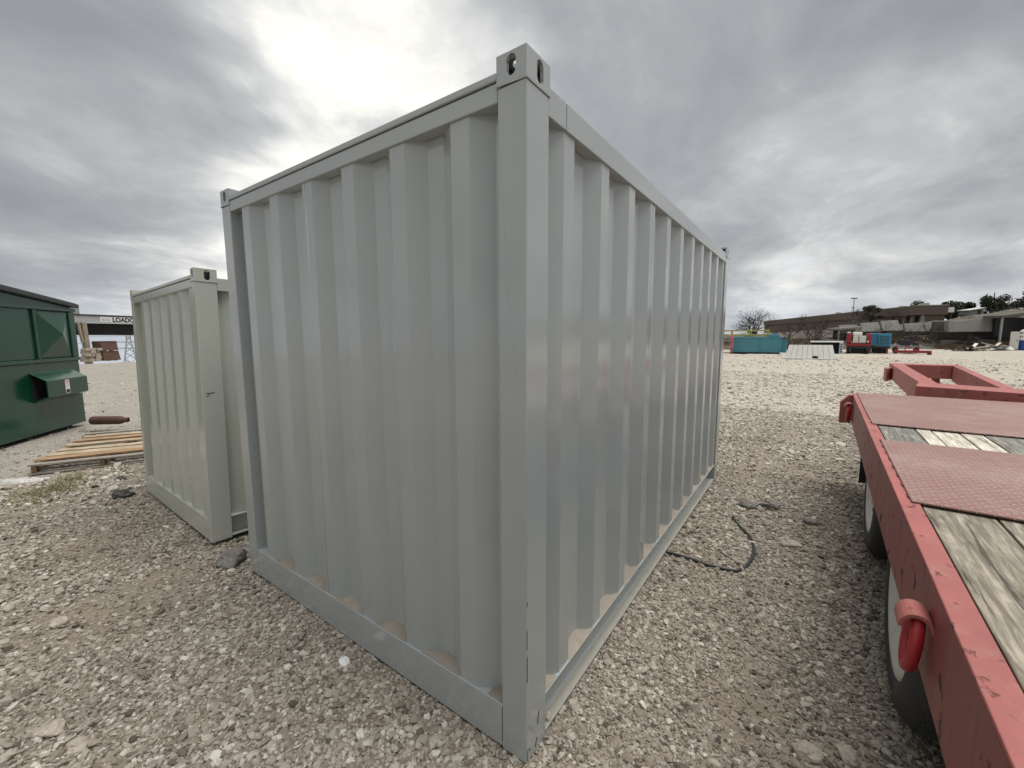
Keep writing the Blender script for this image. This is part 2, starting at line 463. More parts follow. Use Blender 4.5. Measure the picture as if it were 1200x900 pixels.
def bank_material():
    m, t, p, co = material('bank_earth')
    n = t.noise(co, 0.55, 8, 0.68, 0.5)
    n2 = t.noise(co, 3.0, 5, 0.6)
    c = t.ramp(n, [(0.30, (0.035, 0.030, 0.024)), (0.45, (0.075, 0.063, 0.048)), (0.58, (0.13, 0.112, 0.088)), (0.75, (0.21, 0.19, 0.158))])
    c = t.mix(t.maprange(n2, 0.5, 0.7, 0, 0.5), c, (0.06, 0.055, 0.035))
    t.link(c, p.inputs['Base Color'])
    p.inputs['Roughness'].default_value = 0.95
    bump(t, p, n, 0.8, 0.5)
    return m
M['bank'] = bank_material()

def leaf_material(name, a, b):
    m, t, p, co = material(name)
    n = t.noise(co, 1.7, 4, 0.6)
    t.link(t.ramp(n, [(0.3, a), (0.7, b)]), p.inputs['Base Color'])
    p.inputs['Roughness'].default_value = 0.75
    return m
M['leaf_dark'] = leaf_material('leaf_dark', (0.022, 0.030, 0.014), (0.060, 0.066, 0.032))
M['leaf_brown'] = leaf_material('leaf_brown', (0.050, 0.040, 0.022), (0.105, 0.078, 0.042))
M['brush'] = leaf_material('brush', (0.075, 0.052, 0.030), (0.15, 0.108, 0.065))
M['weed'] = leaf_material('weed', (0.13, 0.125, 0.055), (0.26, 0.235, 0.12))

# ------------------------------------------------------------------ mesh helpers
class MB:
    def __init__(self):
        self.v, self.f = [], []
    def add(self, vs, fs):
        o = len(self.v)
        self.v += [tuple(x) for x in vs]
        self.f += [tuple(i + o for i in q) for q in fs]
        return self
    def box(self, a, b, rot=None, piv=None):
        (x0, y0, z0), (x1, y1, z1) = a, b
        vs = [Vector(q) for q in ((x0, y0, z0), (x1, y0, z0), (x1, y1, z0), (x0, y1, z0), (x0, y0, z1), (x1, y0, z1), (x1, y1, z1), (x0, y1, z1))]
        if rot is not None:
            c = Vector(piv) if piv is not None else (Vector(a) + Vector(b)) / 2
            mm = Euler(rot).to_matrix()
            vs = [c + mm @ (q - c) for q in vs]
        return self.add(vs, [(0, 3, 2, 1), (4, 5, 6, 7), (0, 1, 5, 4), (1, 2, 6, 5), (2, 3, 7, 6), (3, 0, 4, 7)])
    def bar(self, p, q, w, h, up=(0, 0, 1)):
        p, q = Vector(p), Vector(q)
        d = (q - p).normalized()
        s = d.cross(Vector(up))
        if s.length < 1e-4:
            s = d.cross(Vector((1, 0, 0)))
        s.normalize()
        u = s.cross(d)
        vs = []
        for c in (p, q):
            for a, b in ((-1, -1), (1, -1), (1, 1), (-1, 1)):
                vs.append(c + s * (a * w / 2) + u * (b * h / 2))
        return self.add(vs, [(0, 1, 2, 3), (7, 6, 5, 4), (0, 4, 5, 1), (1, 5, 6, 2), (2, 6, 7, 3), (3, 7, 4, 0)])
    def tube(self, pts, r, n=8, closed=False):
        pts = [Vector(q) for q in pts]
        rs = r if isinstance(r, (list, tuple)) else [r] * len(pts)
        m = len(pts)
        base = len(self.v)
        prev = None
        for i, c in enumerate(pts):
            if closed:
                d = pts[(i + 1) % m] - pts[i - 1]
            else:
                d = pts[min(i + 1, m - 1)] - pts[max(i - 1, 0)]
            d.normalize()
            if prev is None:
                s = d.cross(Vector((0, 0, 1)))
                if s.length < 1e-3:
                    s = d.cross(Vector((1, 0, 0)))
            else:
                s = prev - d * prev.dot(d)
            s.normalize()
            prev = s
            u = d.cross(s)
            for k in range(n):
                a = 2 * math.pi * k / n
                self.v.append(tuple(c + (s * math.cos(a) + u * math.sin(a)) * rs[i]))
        for i in range(m if closed else m - 1):
            j = (i + 1) % m
            for k in range(n):
                k2 = (k + 1) % n
                self.f.append((base + i * n + k, base + i * n + k2, base + j * n + k2, base + j * n + k))
        if not closed:
            self.f.append(tuple(base + k for k in range(n))[::-1])
            self.f.append(tuple(base + (m - 1) * n + k for k in range(n)))
        return self
    def lathe(self, prof, n=32, axis='X', c=(0, 0, 0)):
        """prof: list of (along, radius), closed loop not assumed"""
        base = len(self.v)
        c = Vector(c)
        for (a, r) in prof:
            for k in range(n):
                t = 2 * math.pi * k / n
                p = {'X': (a, r * math.cos(t), r * math.sin(t)), 'Y': (r * math.sin(t), a, r * math.cos(t)), 'Z': (r * math.cos(t), r * math.sin(t), a)}[axis]
                self.v.append(tuple(c + Vector(p)))
        for i in range(len(prof) - 1):
            for k in range(n):
                k2 = (k + 1) % n
                self.f.append((base + i * n + k, base + i * n + k2, base + (i + 1) * n + k2, base + (i + 1) * n + k))
        return self
    def prism(self, poly, a, b, axis='Y'):
        """poly in the two other axes, extruded from a to b along axis"""
        n = len(poly)
        def mk(p, t):
            return {'X': (t, p[0], p[1]), 'Y': (p[0], t, p[1]), 'Z': (p[0], p[1], t)}[axis]
        vs = [mk(p, a) for p in poly] + [mk(p, b) for p in poly]
        fs = [tuple(range(n))[::-1], tuple(range(n, 2 * n))]
        for i in range(n):
            j = (i + 1) % n
            fs.append((i, j, n + j, n + i))
        return self.add(vs, fs)
    def build(self, name, mat, parent=None, bevel=0.0, smooth=False, seg=2):
        me = bpy.data.meshes.new(name)
        me.from_pydata(self.v, [], self.f)
        me.update()
        bm = bmesh.new()
        bm.from_mesh(me)
        bmesh.ops.recalc_face_normals(bm, faces=bm.faces)
        bm.to_mesh(me)
        bm.free()
        if isinstance(mat, str):
            mat = M[mat]
        me.materials.append(mat)
        o = bpy.data.objects.new(name, me)
        COL.objects.link(o)
        if parent is not None:
            o.parent = parent
        if smooth:
            for p in me.polygons:
                p.use_smooth = True
        if bevel > 0:
            b = o.modifiers.new('bevel', 'BEVEL')
            b.width = bevel
            b.segments = seg
            b.limit_method = 'ANGLE'
            b.angle_limit = R(40)
        return o

def empty(name, loc, label, cat, rz=0.0, group=None):
    o = bpy.data.objects.new(name, None)
    o.empty_display_size = 0.1
    o.location = loc
    o.rotation_euler = (0, 0, rz)
    COL.objects.link(o)
    tag(o, label, cat, group)
    return o

def tag(o, label=None, cat=None, group=None, kind=None):
    if label: o['label'] = label
    if cat: o['category'] = cat
    if group: o['group'] = group
    if kind: o['kind'] = kind
    return o

def plate_hole(mb, origin, ex, ey, en, w, h, hc, hw, hh, th, n=24):
    """plate w x h with a slotted hole (half sizes hw, hh round hc), thickness th along -en"""
    origin, ex, ey, en = Vector(origin), Vector(ex), Vector(ey), Vector(en)
    inner, outer = [], []
    for k in range(n):
        t = 2 * math.pi * (k + 0.5) / n
        c, s = math.cos(t), math.sin(t)
        r = min(hw, hh)
        px, py = r * c, r * s
        if hh > hw: py += math.copysign(hh - hw, s)
        else: px += math.copysign(hw - hh, c)
        inner.append((hc[0] + px, hc[1] + py))
        dx, dy = px, py
        ts = []
        if dx > 1e-9: ts.append((w - hc[0]) / dx)
        if dx < -1e-9: ts.append(-hc[0] / dx)
        if dy > 1e-9: ts.append((h - hc[1]) / dy)
        if dy < -1e-9: ts.append(-hc[1] / dy)
        tt = min(ts)
        outer.append([hc[0] + dx * tt, hc[1] + dy * tt])
    for cx_, cy_ in ((0, 0), (w, 0), (w, h), (0, h)):            # snap the nearest ring point to each corner
        k = min(range(n), key=lambda q: (outer[q][0] - cx_) ** 2 + (outer[q][1] - cy_) ** 2)
        outer[k] = [cx_, cy_]
    def P(q, d): return origin + ex * q[0] + ey * q[1] - en * d
    vs = [P(q, 0) for q in outer] + [P(q, 0) for q in inner] + [P(q, th) for q in outer] + [P(q, th) for q in inner]
    fs = []
    for k in range(n):
        j = (k + 1) % n
        fs += [(k, j, n + j, n + k), (n + k, n + j, 3 * n + j, 3 * n + k), (2 * n + j, 2 * n + k, 3 * n + k, 3 * n + j), (j, k, 2 * n + k, 2 * n + j)]
    mb.add(vs, fs)

# ------------------------------------------------------------------ ground
def axis_coords(lo, hi, c, fine, growth, span):
    out = [c]
    s = fine
    x = c
    while x < hi:
        if x - c > span: s *= growth
        x += s
        out.append(min(x, hi))
    s = fine
    x = c
    while x > lo:
        if c - x > span: s *= growth
        x -= s
        out.insert(0, max(x, lo))
    return np.array(out)

def ground_z(x, y):
    """height of the yard: nearly flat, falling away beyond the crest on the left"""
    d = max(0.0, (-x - 37.0))
    z = -0.085 * d if d > 0 else 0.0
    r = math.hypot(x - 0.8, y + 1.2)
    amp = 0.016 if r < 12 else min(0.16, 0.016 + (r - 12) * 0.004)
    n = mnoise.noise(Vector((x * 0.55, y * 0.55, 3.3))) * 0.6 + mnoise.noise(Vector((x * 1.7, y * 1.7, 8.1))) * 0.4
    return z + amp * n - 0.012

gx = axis_coords(-900, 900, -1.0, 0.12, 1.055, 7.0)
gy = axis_coords(-300, 900, 1.0, 0.12, 1.055, 7.0)
gv = [(x, y, ground_z(x, y)) for y in gy for x in gx]
nx = len(gx)
gf = [(j * nx + i, j * nx + i + 1, (j + 1) * nx + i + 1, (j + 1) * nx + i) for j in range(len(gy) - 1) for i in range(nx - 1)]
gmb = MB()
gmb.v, gmb.f = gv, gf
ground = gmb.build('ground', 'ground', smooth=True)
tag(ground, kind='structure')

# ------------------------------------------------------------------ the two containers
def corrugated(mb, prof, z0, z1, along, out, origin, th=0.003):
    """prof: list of (s, depth) along the wall; depth inward"""
    along, out, origin = Vector(along), Vector(out), Vector(origin)
    n = len(prof)
    vs = []
    for (s, d) in prof:
        for z in (z0, z1):
            vs.append(origin + along * s - out * d + Vector((0, 0, z)))
    for (s, d) in prof:
        for z in (z0, z1):
            vs.append(origin + along * s - out * (d + th) + Vector((0, 0, z)))
    fs = []
    for i in range(n - 1):
        fs.append((2 * i, 2 * i + 2, 2 * i + 3, 2 * i + 1))
        o = 2 * n
        fs.append((o + 2 * i, o + 2 * i + 1, o + 2 * i + 3, o + 2 * i + 2))
    mb.add(vs, fs)

def wall_profile(s_end0, s_end1, first, period, count, flat, slope, d0, d1):
    """outer flats start at first + k*period; returns [(s, depth)]"""
    pts = [(s_end0, None)]
    for k in range(count):
        a = first + k * period
        pts += [(a - slope, d1), (a, d0), (a + flat, d0), (a + flat + slope, d1)]
    pts.append((s_end1, None))
    out = []
    for s, d in pts:
        if d is None:
            d = d1
        if s < s_end0 + 1e-4 and (s, d) != pts[0]:
            if s < s_end0 - 1e-4:
                continue
        if s > s_end1: continue
        out.append((s, d))
    # clean the start: interpolate depth where a slope begins before the post
    a = first
    if a - slope < s_end0:
        d = d0 + (d1 - d0) * max(0.0, (a - s_end0)) / slope
        out = [(s_end0, d)] + [q for q in out if q[0] > s_end0 + 1e-4]
    return out

def split_profile(prof, cuts):
    parts, cur, ci = [], [], 0
    cuts = sorted(cuts)
    for i, q in enumerate(prof):
        if cur and ci < len(cuts) and q[0] > cuts[ci]:
            p = cur[-1]
            t = (cuts[ci] - p[0]) / (q[0] - p[0])
            m = (cuts[ci], p[1] + (q[1] - p[1]) * t)
            cur.append((m[0] - 0.0015, m[1]))
            parts.append(cur)
            cur = [(m[0] + 0.0015, m[1])]
            ci += 1
        cur.append(q)
    parts.append(cur)
    return parts

def make_container(root, W, L, H, mat, pw, pd, e, s, rail_h, ledge, dusty):
    """local frame: near corner post at the origin, end wall along -x at y=0, side wall along +y at x=0.
    e, s: (first, period, count, flat, slope, depth) of the end and the side corrugation"""
    ch = 0.098                       # corner casting height
    zc = H - ch
    rs_top, rs_bot = H - 0.064, H - 0.164       # side rail
    re_top, re_bot = H - 0.079, H - 0.145       # end rail
    # corner posts and castings
    for (x0, sx) in ((0, -1), (-W, 1)):
        for (y0, sy) in ((0, 1), (L, -1)):
            xa, xb = sorted((x0, x0 + sx * pw))
            ya, yb = sorted((y0, y0 + sy * pd))
            MB().box((xa, ya, 0), (xb, yb, zc - 0.004)).build('corner_post', mat, root, 0.005, seg=3)
            mb = MB()
            o = 0.002
            near_x, near_y = sx == -1, sy == 1
            xa, xb, ya, yb = xa - o, xb + o, ya - o, yb + o
            w, d = xb - xa, yb - ya
            th = 0.014
            # outward faces are pierced, inward faces are solid
            yo, yi = (ya, yb) if near_y else (yb, ya)
            plate_hole(mb, (xa, yo, zc), (1, 0, 0), (0, 0, 1), (0, -1 if near_y else 1, 0), w, ch, (w * 0.5, ch * 0.56), 0.0195, 0.034, th)
            core = MB()
            core.box((xa, min(yi, yi + (-th if near_y else th)), zc), (xb, max(yi, yi + (-th if near_y else th)), H))
            xo_, xi_ = (xb, xa) if near_x else (xa, xb)
            plate_hole(mb, (xo_, ya + th, zc), (0, 1, 0), (0, 0, 1), (1 if near_x else -1, 0, 0), d - 2 * th, ch, ((d * 0.5 - th) + 0.01, ch * 0.50), 0.021, 0.039, th)
            core.box((min(xi_, xi_ + (th if near_x else -th)), ya + th, zc), (max(xi_, xi_ + (th if near_x else -th)), yb - th, H))
            plate_hole(mb, (xa + th, ya + th, H - 0.0005), (1, 0, 0), (0, 1, 0), (0, 0, 1), w - 2 * th, d - 2 * th, (w / 2 - th, d / 2 - th), 0.03, 0.045, th)
            mb.box((xa + th, ya + th, zc), (xb - th, yb - th, zc + 0.006))
            cc = mb.build('corner_casting', mat, root)
            core.build('back_plate', mat, cc)
            e_ = 0.0012
            lin = MB()                       # dark sheets that paint the enclosed shade into the hollow casting
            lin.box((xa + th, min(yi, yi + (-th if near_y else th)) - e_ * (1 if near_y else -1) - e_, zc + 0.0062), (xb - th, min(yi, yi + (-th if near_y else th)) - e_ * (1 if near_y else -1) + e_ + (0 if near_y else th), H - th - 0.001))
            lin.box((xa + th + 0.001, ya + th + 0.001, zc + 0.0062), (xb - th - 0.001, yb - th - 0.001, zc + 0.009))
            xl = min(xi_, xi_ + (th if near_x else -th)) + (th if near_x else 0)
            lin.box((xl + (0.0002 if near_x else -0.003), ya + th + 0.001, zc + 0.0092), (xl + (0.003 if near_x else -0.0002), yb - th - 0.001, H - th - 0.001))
            lin.build('shade_lining', 'dark_under', cc)
            # weld bead under the casting
            wb = MB()
            zz = zc - 0.002
            wb.tube([(xa, ya, zz), (xb, ya, zz), (xb, yb, zz), (xa, yb, zz)], 0.004, 6, True)
            wb.build('weld_bead', mat, root, smooth=True)
    # end walls: near one at y=0 and the far one
    first, per, cnt, flat, slope, dep = e
    prof = wall_profile(pw, W - pw, first, per, cnt, flat, slope, 0.012, 0.012 + dep)
    cuts = [first + 3 * per + flat * 0.5 + 0.02] if cnt > 4 else []
    for part in split_profile(prof, cuts):
        mb = MB(); corrugated(mb, part, rail_h - 0.02, re_bot + 0.03, (-1, 0, 0), (0, -1, 0), (0, 0, 0)); mb.build('wall_panel', mat, root)
    if cuts:
        MB().tube([(-cuts[0], 0.0125, rail_h), (-cuts[0], 0.0125, re_bot)], 0.0018, 6).build('weld_seam', mat, root, smooth=True)
    mb = MB(); corrugated(mb, prof, rail_h - 0.02, re_bot + 0.03, (-1, 0, 0), (0, 1, 0), (0, L, 0)); mb.build('wall_panel', mat, root)
    # side walls: near one at x=0 and the far one at x=-W
    first, per, cnt, flat, slope, dep = s
    prof = wall_profile(pd, L - pd, first, per, cnt, flat, slope, 0.012, 0.012 + dep)
    cuts = [first + k * per + flat * 0.5 for k in range(3, cnt - 1, 4)]
    for part in split_profile(prof, cuts):
        mb = MB(); corrugated(mb, part, rail_h - 0.02, rs_bot + 0.03, (0, 1, 0), (1, 0, 0), (0, 0, 0)); mb.build('wall_panel', mat, root)
    mb = MB(); corrugated(mb, prof, rail_h - 0.02, rs_bot + 0.03, (0, 1, 0), (-1, 0, 0), (-W, 0, 0)); mb.build('wall_panel', mat, root)
    # top rails
    x0, x1 = -W + pw + 0.001, -pw - 0.001
    for (ya, yb) in ((0.002, 0.062), (L - 0.062, L - 0.002)):
        MB().box((x0, ya, re_bot), (x1, yb, re_top)).build('top_rail', mat, root, 0.004)
    for (ya, yb) in ((0.006, 0.07), (L - 0.07, L - 0.006)):
        MB().box((x0 + 0.002, ya - (0.0085 if ya < 1 else -0.0085 + 0.001), re_top + 0.005), (x1 - 0.002, yb, H - 0.047)).build('roof_flashing', mat, root, 0.005)
    for (ya, yb) in ((0.008, 0.058), (L - 0.058, L - 0.008)):
        MB().box((x0 + 0.003, ya, re_top - 0.003), (x1 - 0.003, yb, re_top + 0.008)).build('joint', 'dark_mark', root)  # dark strip that paints the shadow into the gap under the flashing
    y0, y1 = pd + 0.001, L - pd - 0.001
    ys = y0 + 0.135
    for (xa, xb) in ((-0.062, -0.002), (-W + 0.002, -W + 0.062)):
        MB().box((xa, y0, rs_bot), (xb, ys - 0.002, rs_top)).build('top_rail', mat, root, 0.003)
        MB().box((xa, ys + 0.002, rs_bot), (xb, y1, rs_top)).build('top_rail', mat, root, 0.003)
        MB().box((xa + 0.003, ys - 0.001, rs_bot + 0.003), (xb - 0.003, ys + 0.001, rs_top - 0.003)).build('weld_seam', mat, root)
    # roof and floor
    MB().box((-W + 0.07, 0.075, H - 0.082), (-0.07, L - 0.075, H - 0.068)).build('roof', mat, root)
    MB().box((-W + 0.07, 0.075, rail_h - 0.08), (-0.07, L - 0.075, rail_h - 0.055)).build('floor', 'dark_steel', root)
    # bottom rails: flush plate under the end walls, open channel under the side walls
    for (ya, yb) in ((0.003, 0.008), (L - 0.008, L - 0.003)):
        MB().box((x0, ya, 0.004), (x1, yb, rail_h)).build('bottom_rail', mat, root, 0.002)
    for (ya, yb) in ((0.0085, ledge), (L - ledge, L - 0.0085)):
        MB().box((x0, ya, rail_h - 0.012), (x1, yb, rail_h - 0.001)).build('sill', mat, root)
    cd = 0.074
    for sx, xo in ((1, 0.0), (-1, -W)):
        mb = MB()
        def X(a): return xo - sx * a
        pr = [(X(0.004), 0.012), (X(cd), 0.012), (X(cd), rail_h), (X(0.004), rail_h), (X(0.004), rail_h - 0.009), (X(cd - 0.009), rail_h - 0.009),
              (X(cd - 0.009), 0.024), (X(0.004), 0.024)]
        mb.prism(pr, y0, y1, 'Y')
        mb.build('bottom_rail', mat, root, 0.002)
    # dust lying in the pockets behind the bottom rails
    if dusty:
        rd = MB()
        k = 90
        vs, fs = [], []
        for i in range(k + 1):
            y = y0 + 0.004 + (y1 - y0 - 0.008) * i / k
            inn = -0.046 + 0.008 * mnoise.noise(Vector((y * 7, 0, 0))) + 0.004 * mnoise.noise(Vector((y * 31, 0, 3)))
            vs += [(-0.0065, y, 0.0248), ((inn - 0.0065) / 2, y, 0.0275 + 0.002 * mnoise.noise(Vector((y * 17, 2, 0)))), (inn, y, 0.0246)]
        for i in range(k):
            a = 3 * i
            fs += [(a, a + 3, a + 4, a + 1), (a + 1, a + 4, a + 5, a + 2)]
        o = rd.add(vs, fs).build('dust', 'rail_dust', root, smooth=True)
        o['kind'] = 'stuff'
        mb = MB()
        def mound(c, hw, dep_, h, along, inward):
            along, inward, c = Vector(along), Vector(inward), Vector(c)
            k = 9
            vs, fs = [], []
            for i in range(k):
                t = -1 + 2 * i / (k - 1)
                hh = h * (1 - abs(t + 0.25 * rng.random()) ** 2.2) * (0.8 + 0.4 * rng.random())
                hh = max(0.004, hh)
                vs += [c + along * (t * hw), c + along * (t * hw) + inward * dep_ * 0.45 + Vector((0, 0, hh * 0.35)), c + along * (t * hw) + inward * dep_ + Vector((0, 0, hh))]
            for i in range(k - 1):
                a = 3 * i
                fs += [(a, a + 3, a + 4, a + 1), (a + 1, a + 4, a + 5, a + 2)]
            mb.add(vs, fs)
        first, per, cnt, flat, slope, dep = e
        for k in range(-1, cnt):
            c = first + k * per + flat + slope * 0.5 + (per - flat - slope) * 0.5
            if c > W - pw - 0.02: continue
            c = max(c, pw + 0.035)
            mound((-c, 0.010, rail_h + 0.0005), (per - flat) * (0.46 if k >= 0 else 0.18), 0.0565, 0.018 + 0.014 * rng.random(), (-1, 0, 0), (0, 1, 0))
        first, per, cnt, flat, slope, dep = s
        for k in range(-1, cnt):
            c = first + k * per + flat + slope * 0.5 + (per - flat - slope) * 0.5
            if c > L - pd - 0.02: continue
            c = max(c, pd + 0.05)
            mound((-0.006, c, rail_h + 0.0005), (per - flat) * (0.48 if k >= 0 else 0.22), 0.0575, 0.022 + 0.022 * rng.random(), (0, 1, 0), (-1, 0, 0))
        o = mb.build('dust', 'dust', root, smooth=True)
        o['kind'] = 'stuff'

big = empty('shipping_container', (0, 0, 0), 'large light grey corrugated steel shipping container filling the middle of the photo', 'shipping container')
make_container(big, 2.438, 4.157, 2.671, 'grey_paint', 0.121, 0.150,
               (0.265, 0.3625, 6, 0.093, 0.088, 0.052), (0.285, 0.3625, 11, 0.088, 0.088, 0.050), 0.197, 0.066, True)
# scratches and worn paint on the near corner post
def scratch_r(y0, z0, y1, z1, w):
    MB().bar((0.0004, y0, z0), (0.0004, y1, z1), w, 0.0016, (1, 0, 0)).build('scratch', 'dark_mark', big)
scratch_r(0.093, 0.165, 0.082, 0.115, 0.005)
scratch_r(0.079, 0.055, 0.066, 0.022, 0.005)
scratch_r(0.0055, 0.060, 0.0055, 0.011, 0.003)
scratch_r(0.0050, 0.36, 0.0052, 0.47, 0.0032)
scratch_r(0.0048, 0.50, 0.0050, 0.58, 0.0022)
scratch_r(0.0050, 0.68, 0.0051, 0.70, 0.0025)
scratch_r(0.020, 0.045, 0.026, 0.050, 0.008)
mb = MB()
mb.bar((-0.1213, 0.0028, 0.185), (-0.1213, 0.0028, 0.03), 0.0028, 0.003, (0, 1, 0))
mb.build('joint', 'dark_mark', big)
mb = MB()
mb.tube([(-0.112, 0.0002, 2.47), (-0.100, 0.0002, 2.20), (-0.082, 0.0002, 1.95), (-0.062, 0.0002, 1.72), (-0.045, 0.0002, 1.56)], 0.0009, 5)
mb.build('crease', 'grey_paint', big)

small = empty('shipping_container', (-3.0775, -0.0265, 0.027), 'smaller sage grey shipping container standing behind the left end of the large grey one', 'shipping container')
small.rotation_euler = (R(-1.426), R(-1.018), R(-2.231))
make_container(small, 2.101, 2.5, 2.225, 'sage_paint', 0.078, 0.150,
               (0.096, 0.314, 6, 0.095, 0.082, 0.045), (0.285, 0.3625, 6, 0.088, 0.09, 0.045), 0.185, 0.066, False)
MB().bar((0.0006, 0.028, 1.235), (0.0006, 0.085, 1.240), 0.006, 0.002, (1, 0, 0)).build('scratch', 'dark_mark', small)
MB().bar((0.0006, 0.030, 1.215), (0.0006, 0.050, 1.221), 0.005, 0.002, (1, 0, 0)).build('scratch', 'dark_mark', small)

# ------------------------------------------------------------------ gravel: one object of stones nobody could count
def scatter_points():
    P, S, T, Q = [], [], [], []
    bands = [(1.0, 3.2, 9400, 0.0056), (3.2, 6.0, 4000, 0.0072), (6.0, 11.0, 950, 0.0105), (11.0, 22.0, 90, 0.018), (22.0, 40.0, 7, 0.028)]
    a0, a1 = R(-35.5 - 78), R(-35.5 + 78)
    for (r0, r1, dens, med) in bands:
        n = int(0.5 * (r1 ** 2 - r0 ** 2) * (a1 - a0) * dens)
        r = np.sqrt(nrng.uniform(r0 ** 2, r1 ** 2, n))
        a = nrng.uniform(a0, a1, n)
        x = 0.824 + r * np.sin(a)
        y = -1.245 + r * np.cos(a)
        s = med * np.exp(nrng.normal(0, 0.46, n))
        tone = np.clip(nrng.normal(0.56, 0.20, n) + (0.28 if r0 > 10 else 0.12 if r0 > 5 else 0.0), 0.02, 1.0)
        tone = np.where(nrng.random(n) < 0.012, nrng.uniform(0.80, 0.95, n), tone)
        tone = np.where(nrng.random(n) < (0.03 if r0 < 10 else 0.008), nrng.uniform(0.0, 0.15, n), tone)
        for i in range(n):
            X, Y = float(x[i]), float(y[i])
            if -2.42 < X < -0.02 and 0.02 < Y < 4.13: continue
            if -5.05 < X < -3.13 and 0.02 < Y < 2.45: continue
            if X < -36: continue
            if X < -6.7 + 0.5 * mnoise.noise(Vector((Y, 0, 2))) and Y < 10 and rng.random() < 0.86: continue
            m = mnoise.noise(Vector((X * 0.8, Y * 0.8, 1.0))) + 0.5 * mnoise.noise(Vector((X * 2.3, Y * 2.3, 5.0)))
            if m < -0.35 and s[i] > med * 0.8 and rng.random() < min(0.7, 0.25 + (-0.35 - m) * 2.0): continue
            k = 1.0 + 0.2 * max(0.0, m)
            sz = min(0.024 if r0 < 6 else 0.06, float(s[i]) * k)
            P.append((X, Y, ground_z(X, Y) + sz * 0.30))
            S.append(sz)
            tone_dip = 0.20 * min(0.0, mnoise.noise(Vector((X * 1.3, Y * 0.7, 21.0))) + 0.5 * mnoise.noise(Vector((X * 4.0, Y * 2.2, 27.0))))
            if 0.45 < X < 1.9 and -0.5 < Y < 5.5:           # darker strip of stones, deepening towards the trailer
                tone_dip -= 0.16 * max(0.0, min(1.0, (X - 0.45) * 1.8)) * (0.6 + 0.9 * mnoise.noise(Vector((X * 2.0, Y * 1.1, 33.0))))
            T.append(max(0.03, float(tone[i]) + 0.05 * m + tone_dip))
            Q.append((nrng.normal(0, 0.35), nrng.normal(0, 0.35), nrng.uniform(0, 6.283)))
    return P, S, T, Q

P_, S_, T_, Q_ = scatter_points()
pm = bpy.data.meshes.new('gravel')
pm.from_pydata(P_, [], [])
at = pm.attributes.new('size', 'FLOAT', 'POINT'); at.data.foreach_set('value', S_)
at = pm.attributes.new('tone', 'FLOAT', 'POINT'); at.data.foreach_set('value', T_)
at = pm.attributes.new('rot', 'FLOAT_VECTOR', 'POINT'); at.data.foreach_set('vector', [c for q in Q_ for c in q])
at = pm.attributes.new('pick', 'INT', 'POINT'); at.data.foreach_set('value', [int(x) for x in nrng.integers(0, 8, len(P_))])
gravel = bpy.data.objects.new('gravel', pm)
COL.objects.link(gravel)
tag(gravel, kind='stuff')
gt = bpy.data.node_groups.new('gravel_stones', 'GeometryNodeTree')
gt.interface.new_socket('Geometry', in_out='INPUT', socket_type='NodeSocketGeometry')
gt.interface.new_socket('Geometry', in_out='OUTPUT', socket_type='NodeSocketGeometry')
G = NT(gt)
gi, go = G.new('NodeGroupInput'), G.new('NodeGroupOutput')
g2i = G.new('GeometryNodeGeometryToInstance')
for k in range(8):
    ico = G.new('GeometryNodeMeshIcoSphere')
    ico.inputs['Subdivisions'].default_value = 2
    ico.inputs['Radius'].default_value = 1.0
    pos = G.new('GeometryNodeInputPosition')
    add = G.new('ShaderNodeVectorMath', operation='ADD')
    G.link(pos.outputs[0], add.inputs[0])
    add.inputs[1].default_value = (k * 7.3, k * 3.1, k * 5.7)
    nz = G.new('ShaderNodeTexNoise')
    G.link(add.outputs[0], nz.inputs['Vector'])
    nz.inputs['Scale'].default_value = 0.85
    nz.inputs['Detail'].default_value = 2.0
    sb = G.new('ShaderNodeVectorMath', operation='SUBTRACT')
    G.link(nz.outputs['Color'], sb.inputs[0])
    sb.inputs[1].default_value = (0.5, 0.5, 0.5)
    scn = G.new('ShaderNodeVectorMath', operation='SCALE')
    G.link(sb.outputs[0], scn.inputs[0])
    scn.inputs['Scale'].default_value = 1.9
    sp = G.new('GeometryNodeSetPosition')
    G.link(ico.outputs['Mesh'], sp.inputs['Geometry'])
    G.link(scn.outputs[0], sp.inputs['Offset'])
    tr = G.new('GeometryNodeTransform')
    G.link(sp.outputs[0], tr.inputs['Geometry'])
    tr.inputs['Scale'].default_value = (1.15, 0.72 + 0.05 * k, 0.5 + 0.03 * (k % 4))
    ss = G.new('GeometryNodeSetShadeSmooth')
    G.link(tr.outputs[0], ss.inputs['Geometry'])
    ss.inputs['Shade Smooth'].default_value = False
    sm = G.new('GeometryNodeSetMaterial')
    G.link(ss.outputs[0], sm.inputs['Geometry'])
    sm.inputs['Material'].default_value = M['stone']
    G.link(sm.outputs[0], g2i.inputs[0])
def named(nm, typ):
    nd = G.new('GeometryNodeInputNamedAttribute', data_type=typ)
    nd.inputs['Name'].default_value = nm
    return [o for o in nd.outputs if o.enabled and o.name == 'Attribute'][0]
iop = G.new('GeometryNodeInstanceOnPoints')
m2p = G.new('GeometryNodeMeshToPoints')
G.link(gi.outputs[0], m2p.inputs[0])
G.link(m2p.outputs[0], iop.inputs['Points'])
G.link(g2i.outputs[0], iop.inputs['Instance'])
iop.inputs['Pick Instance'].default_value = True
G.link(named('pick', 'INT'), iop.inputs['Instance Index'])
e2r = G.new('FunctionNodeEulerToRotation')
G.link(named('rot', 'FLOAT_VECTOR'), e2r.inputs[0])
G.link(e2r.outputs[0], iop.inputs['Rotation'])
G.link(named('size', 'FLOAT'), iop.inputs['Scale'])
G.link(iop.outputs[0], go.inputs[0])
gm = gravel.modifiers.new('stones', 'NODES')
gm.node_group = gt

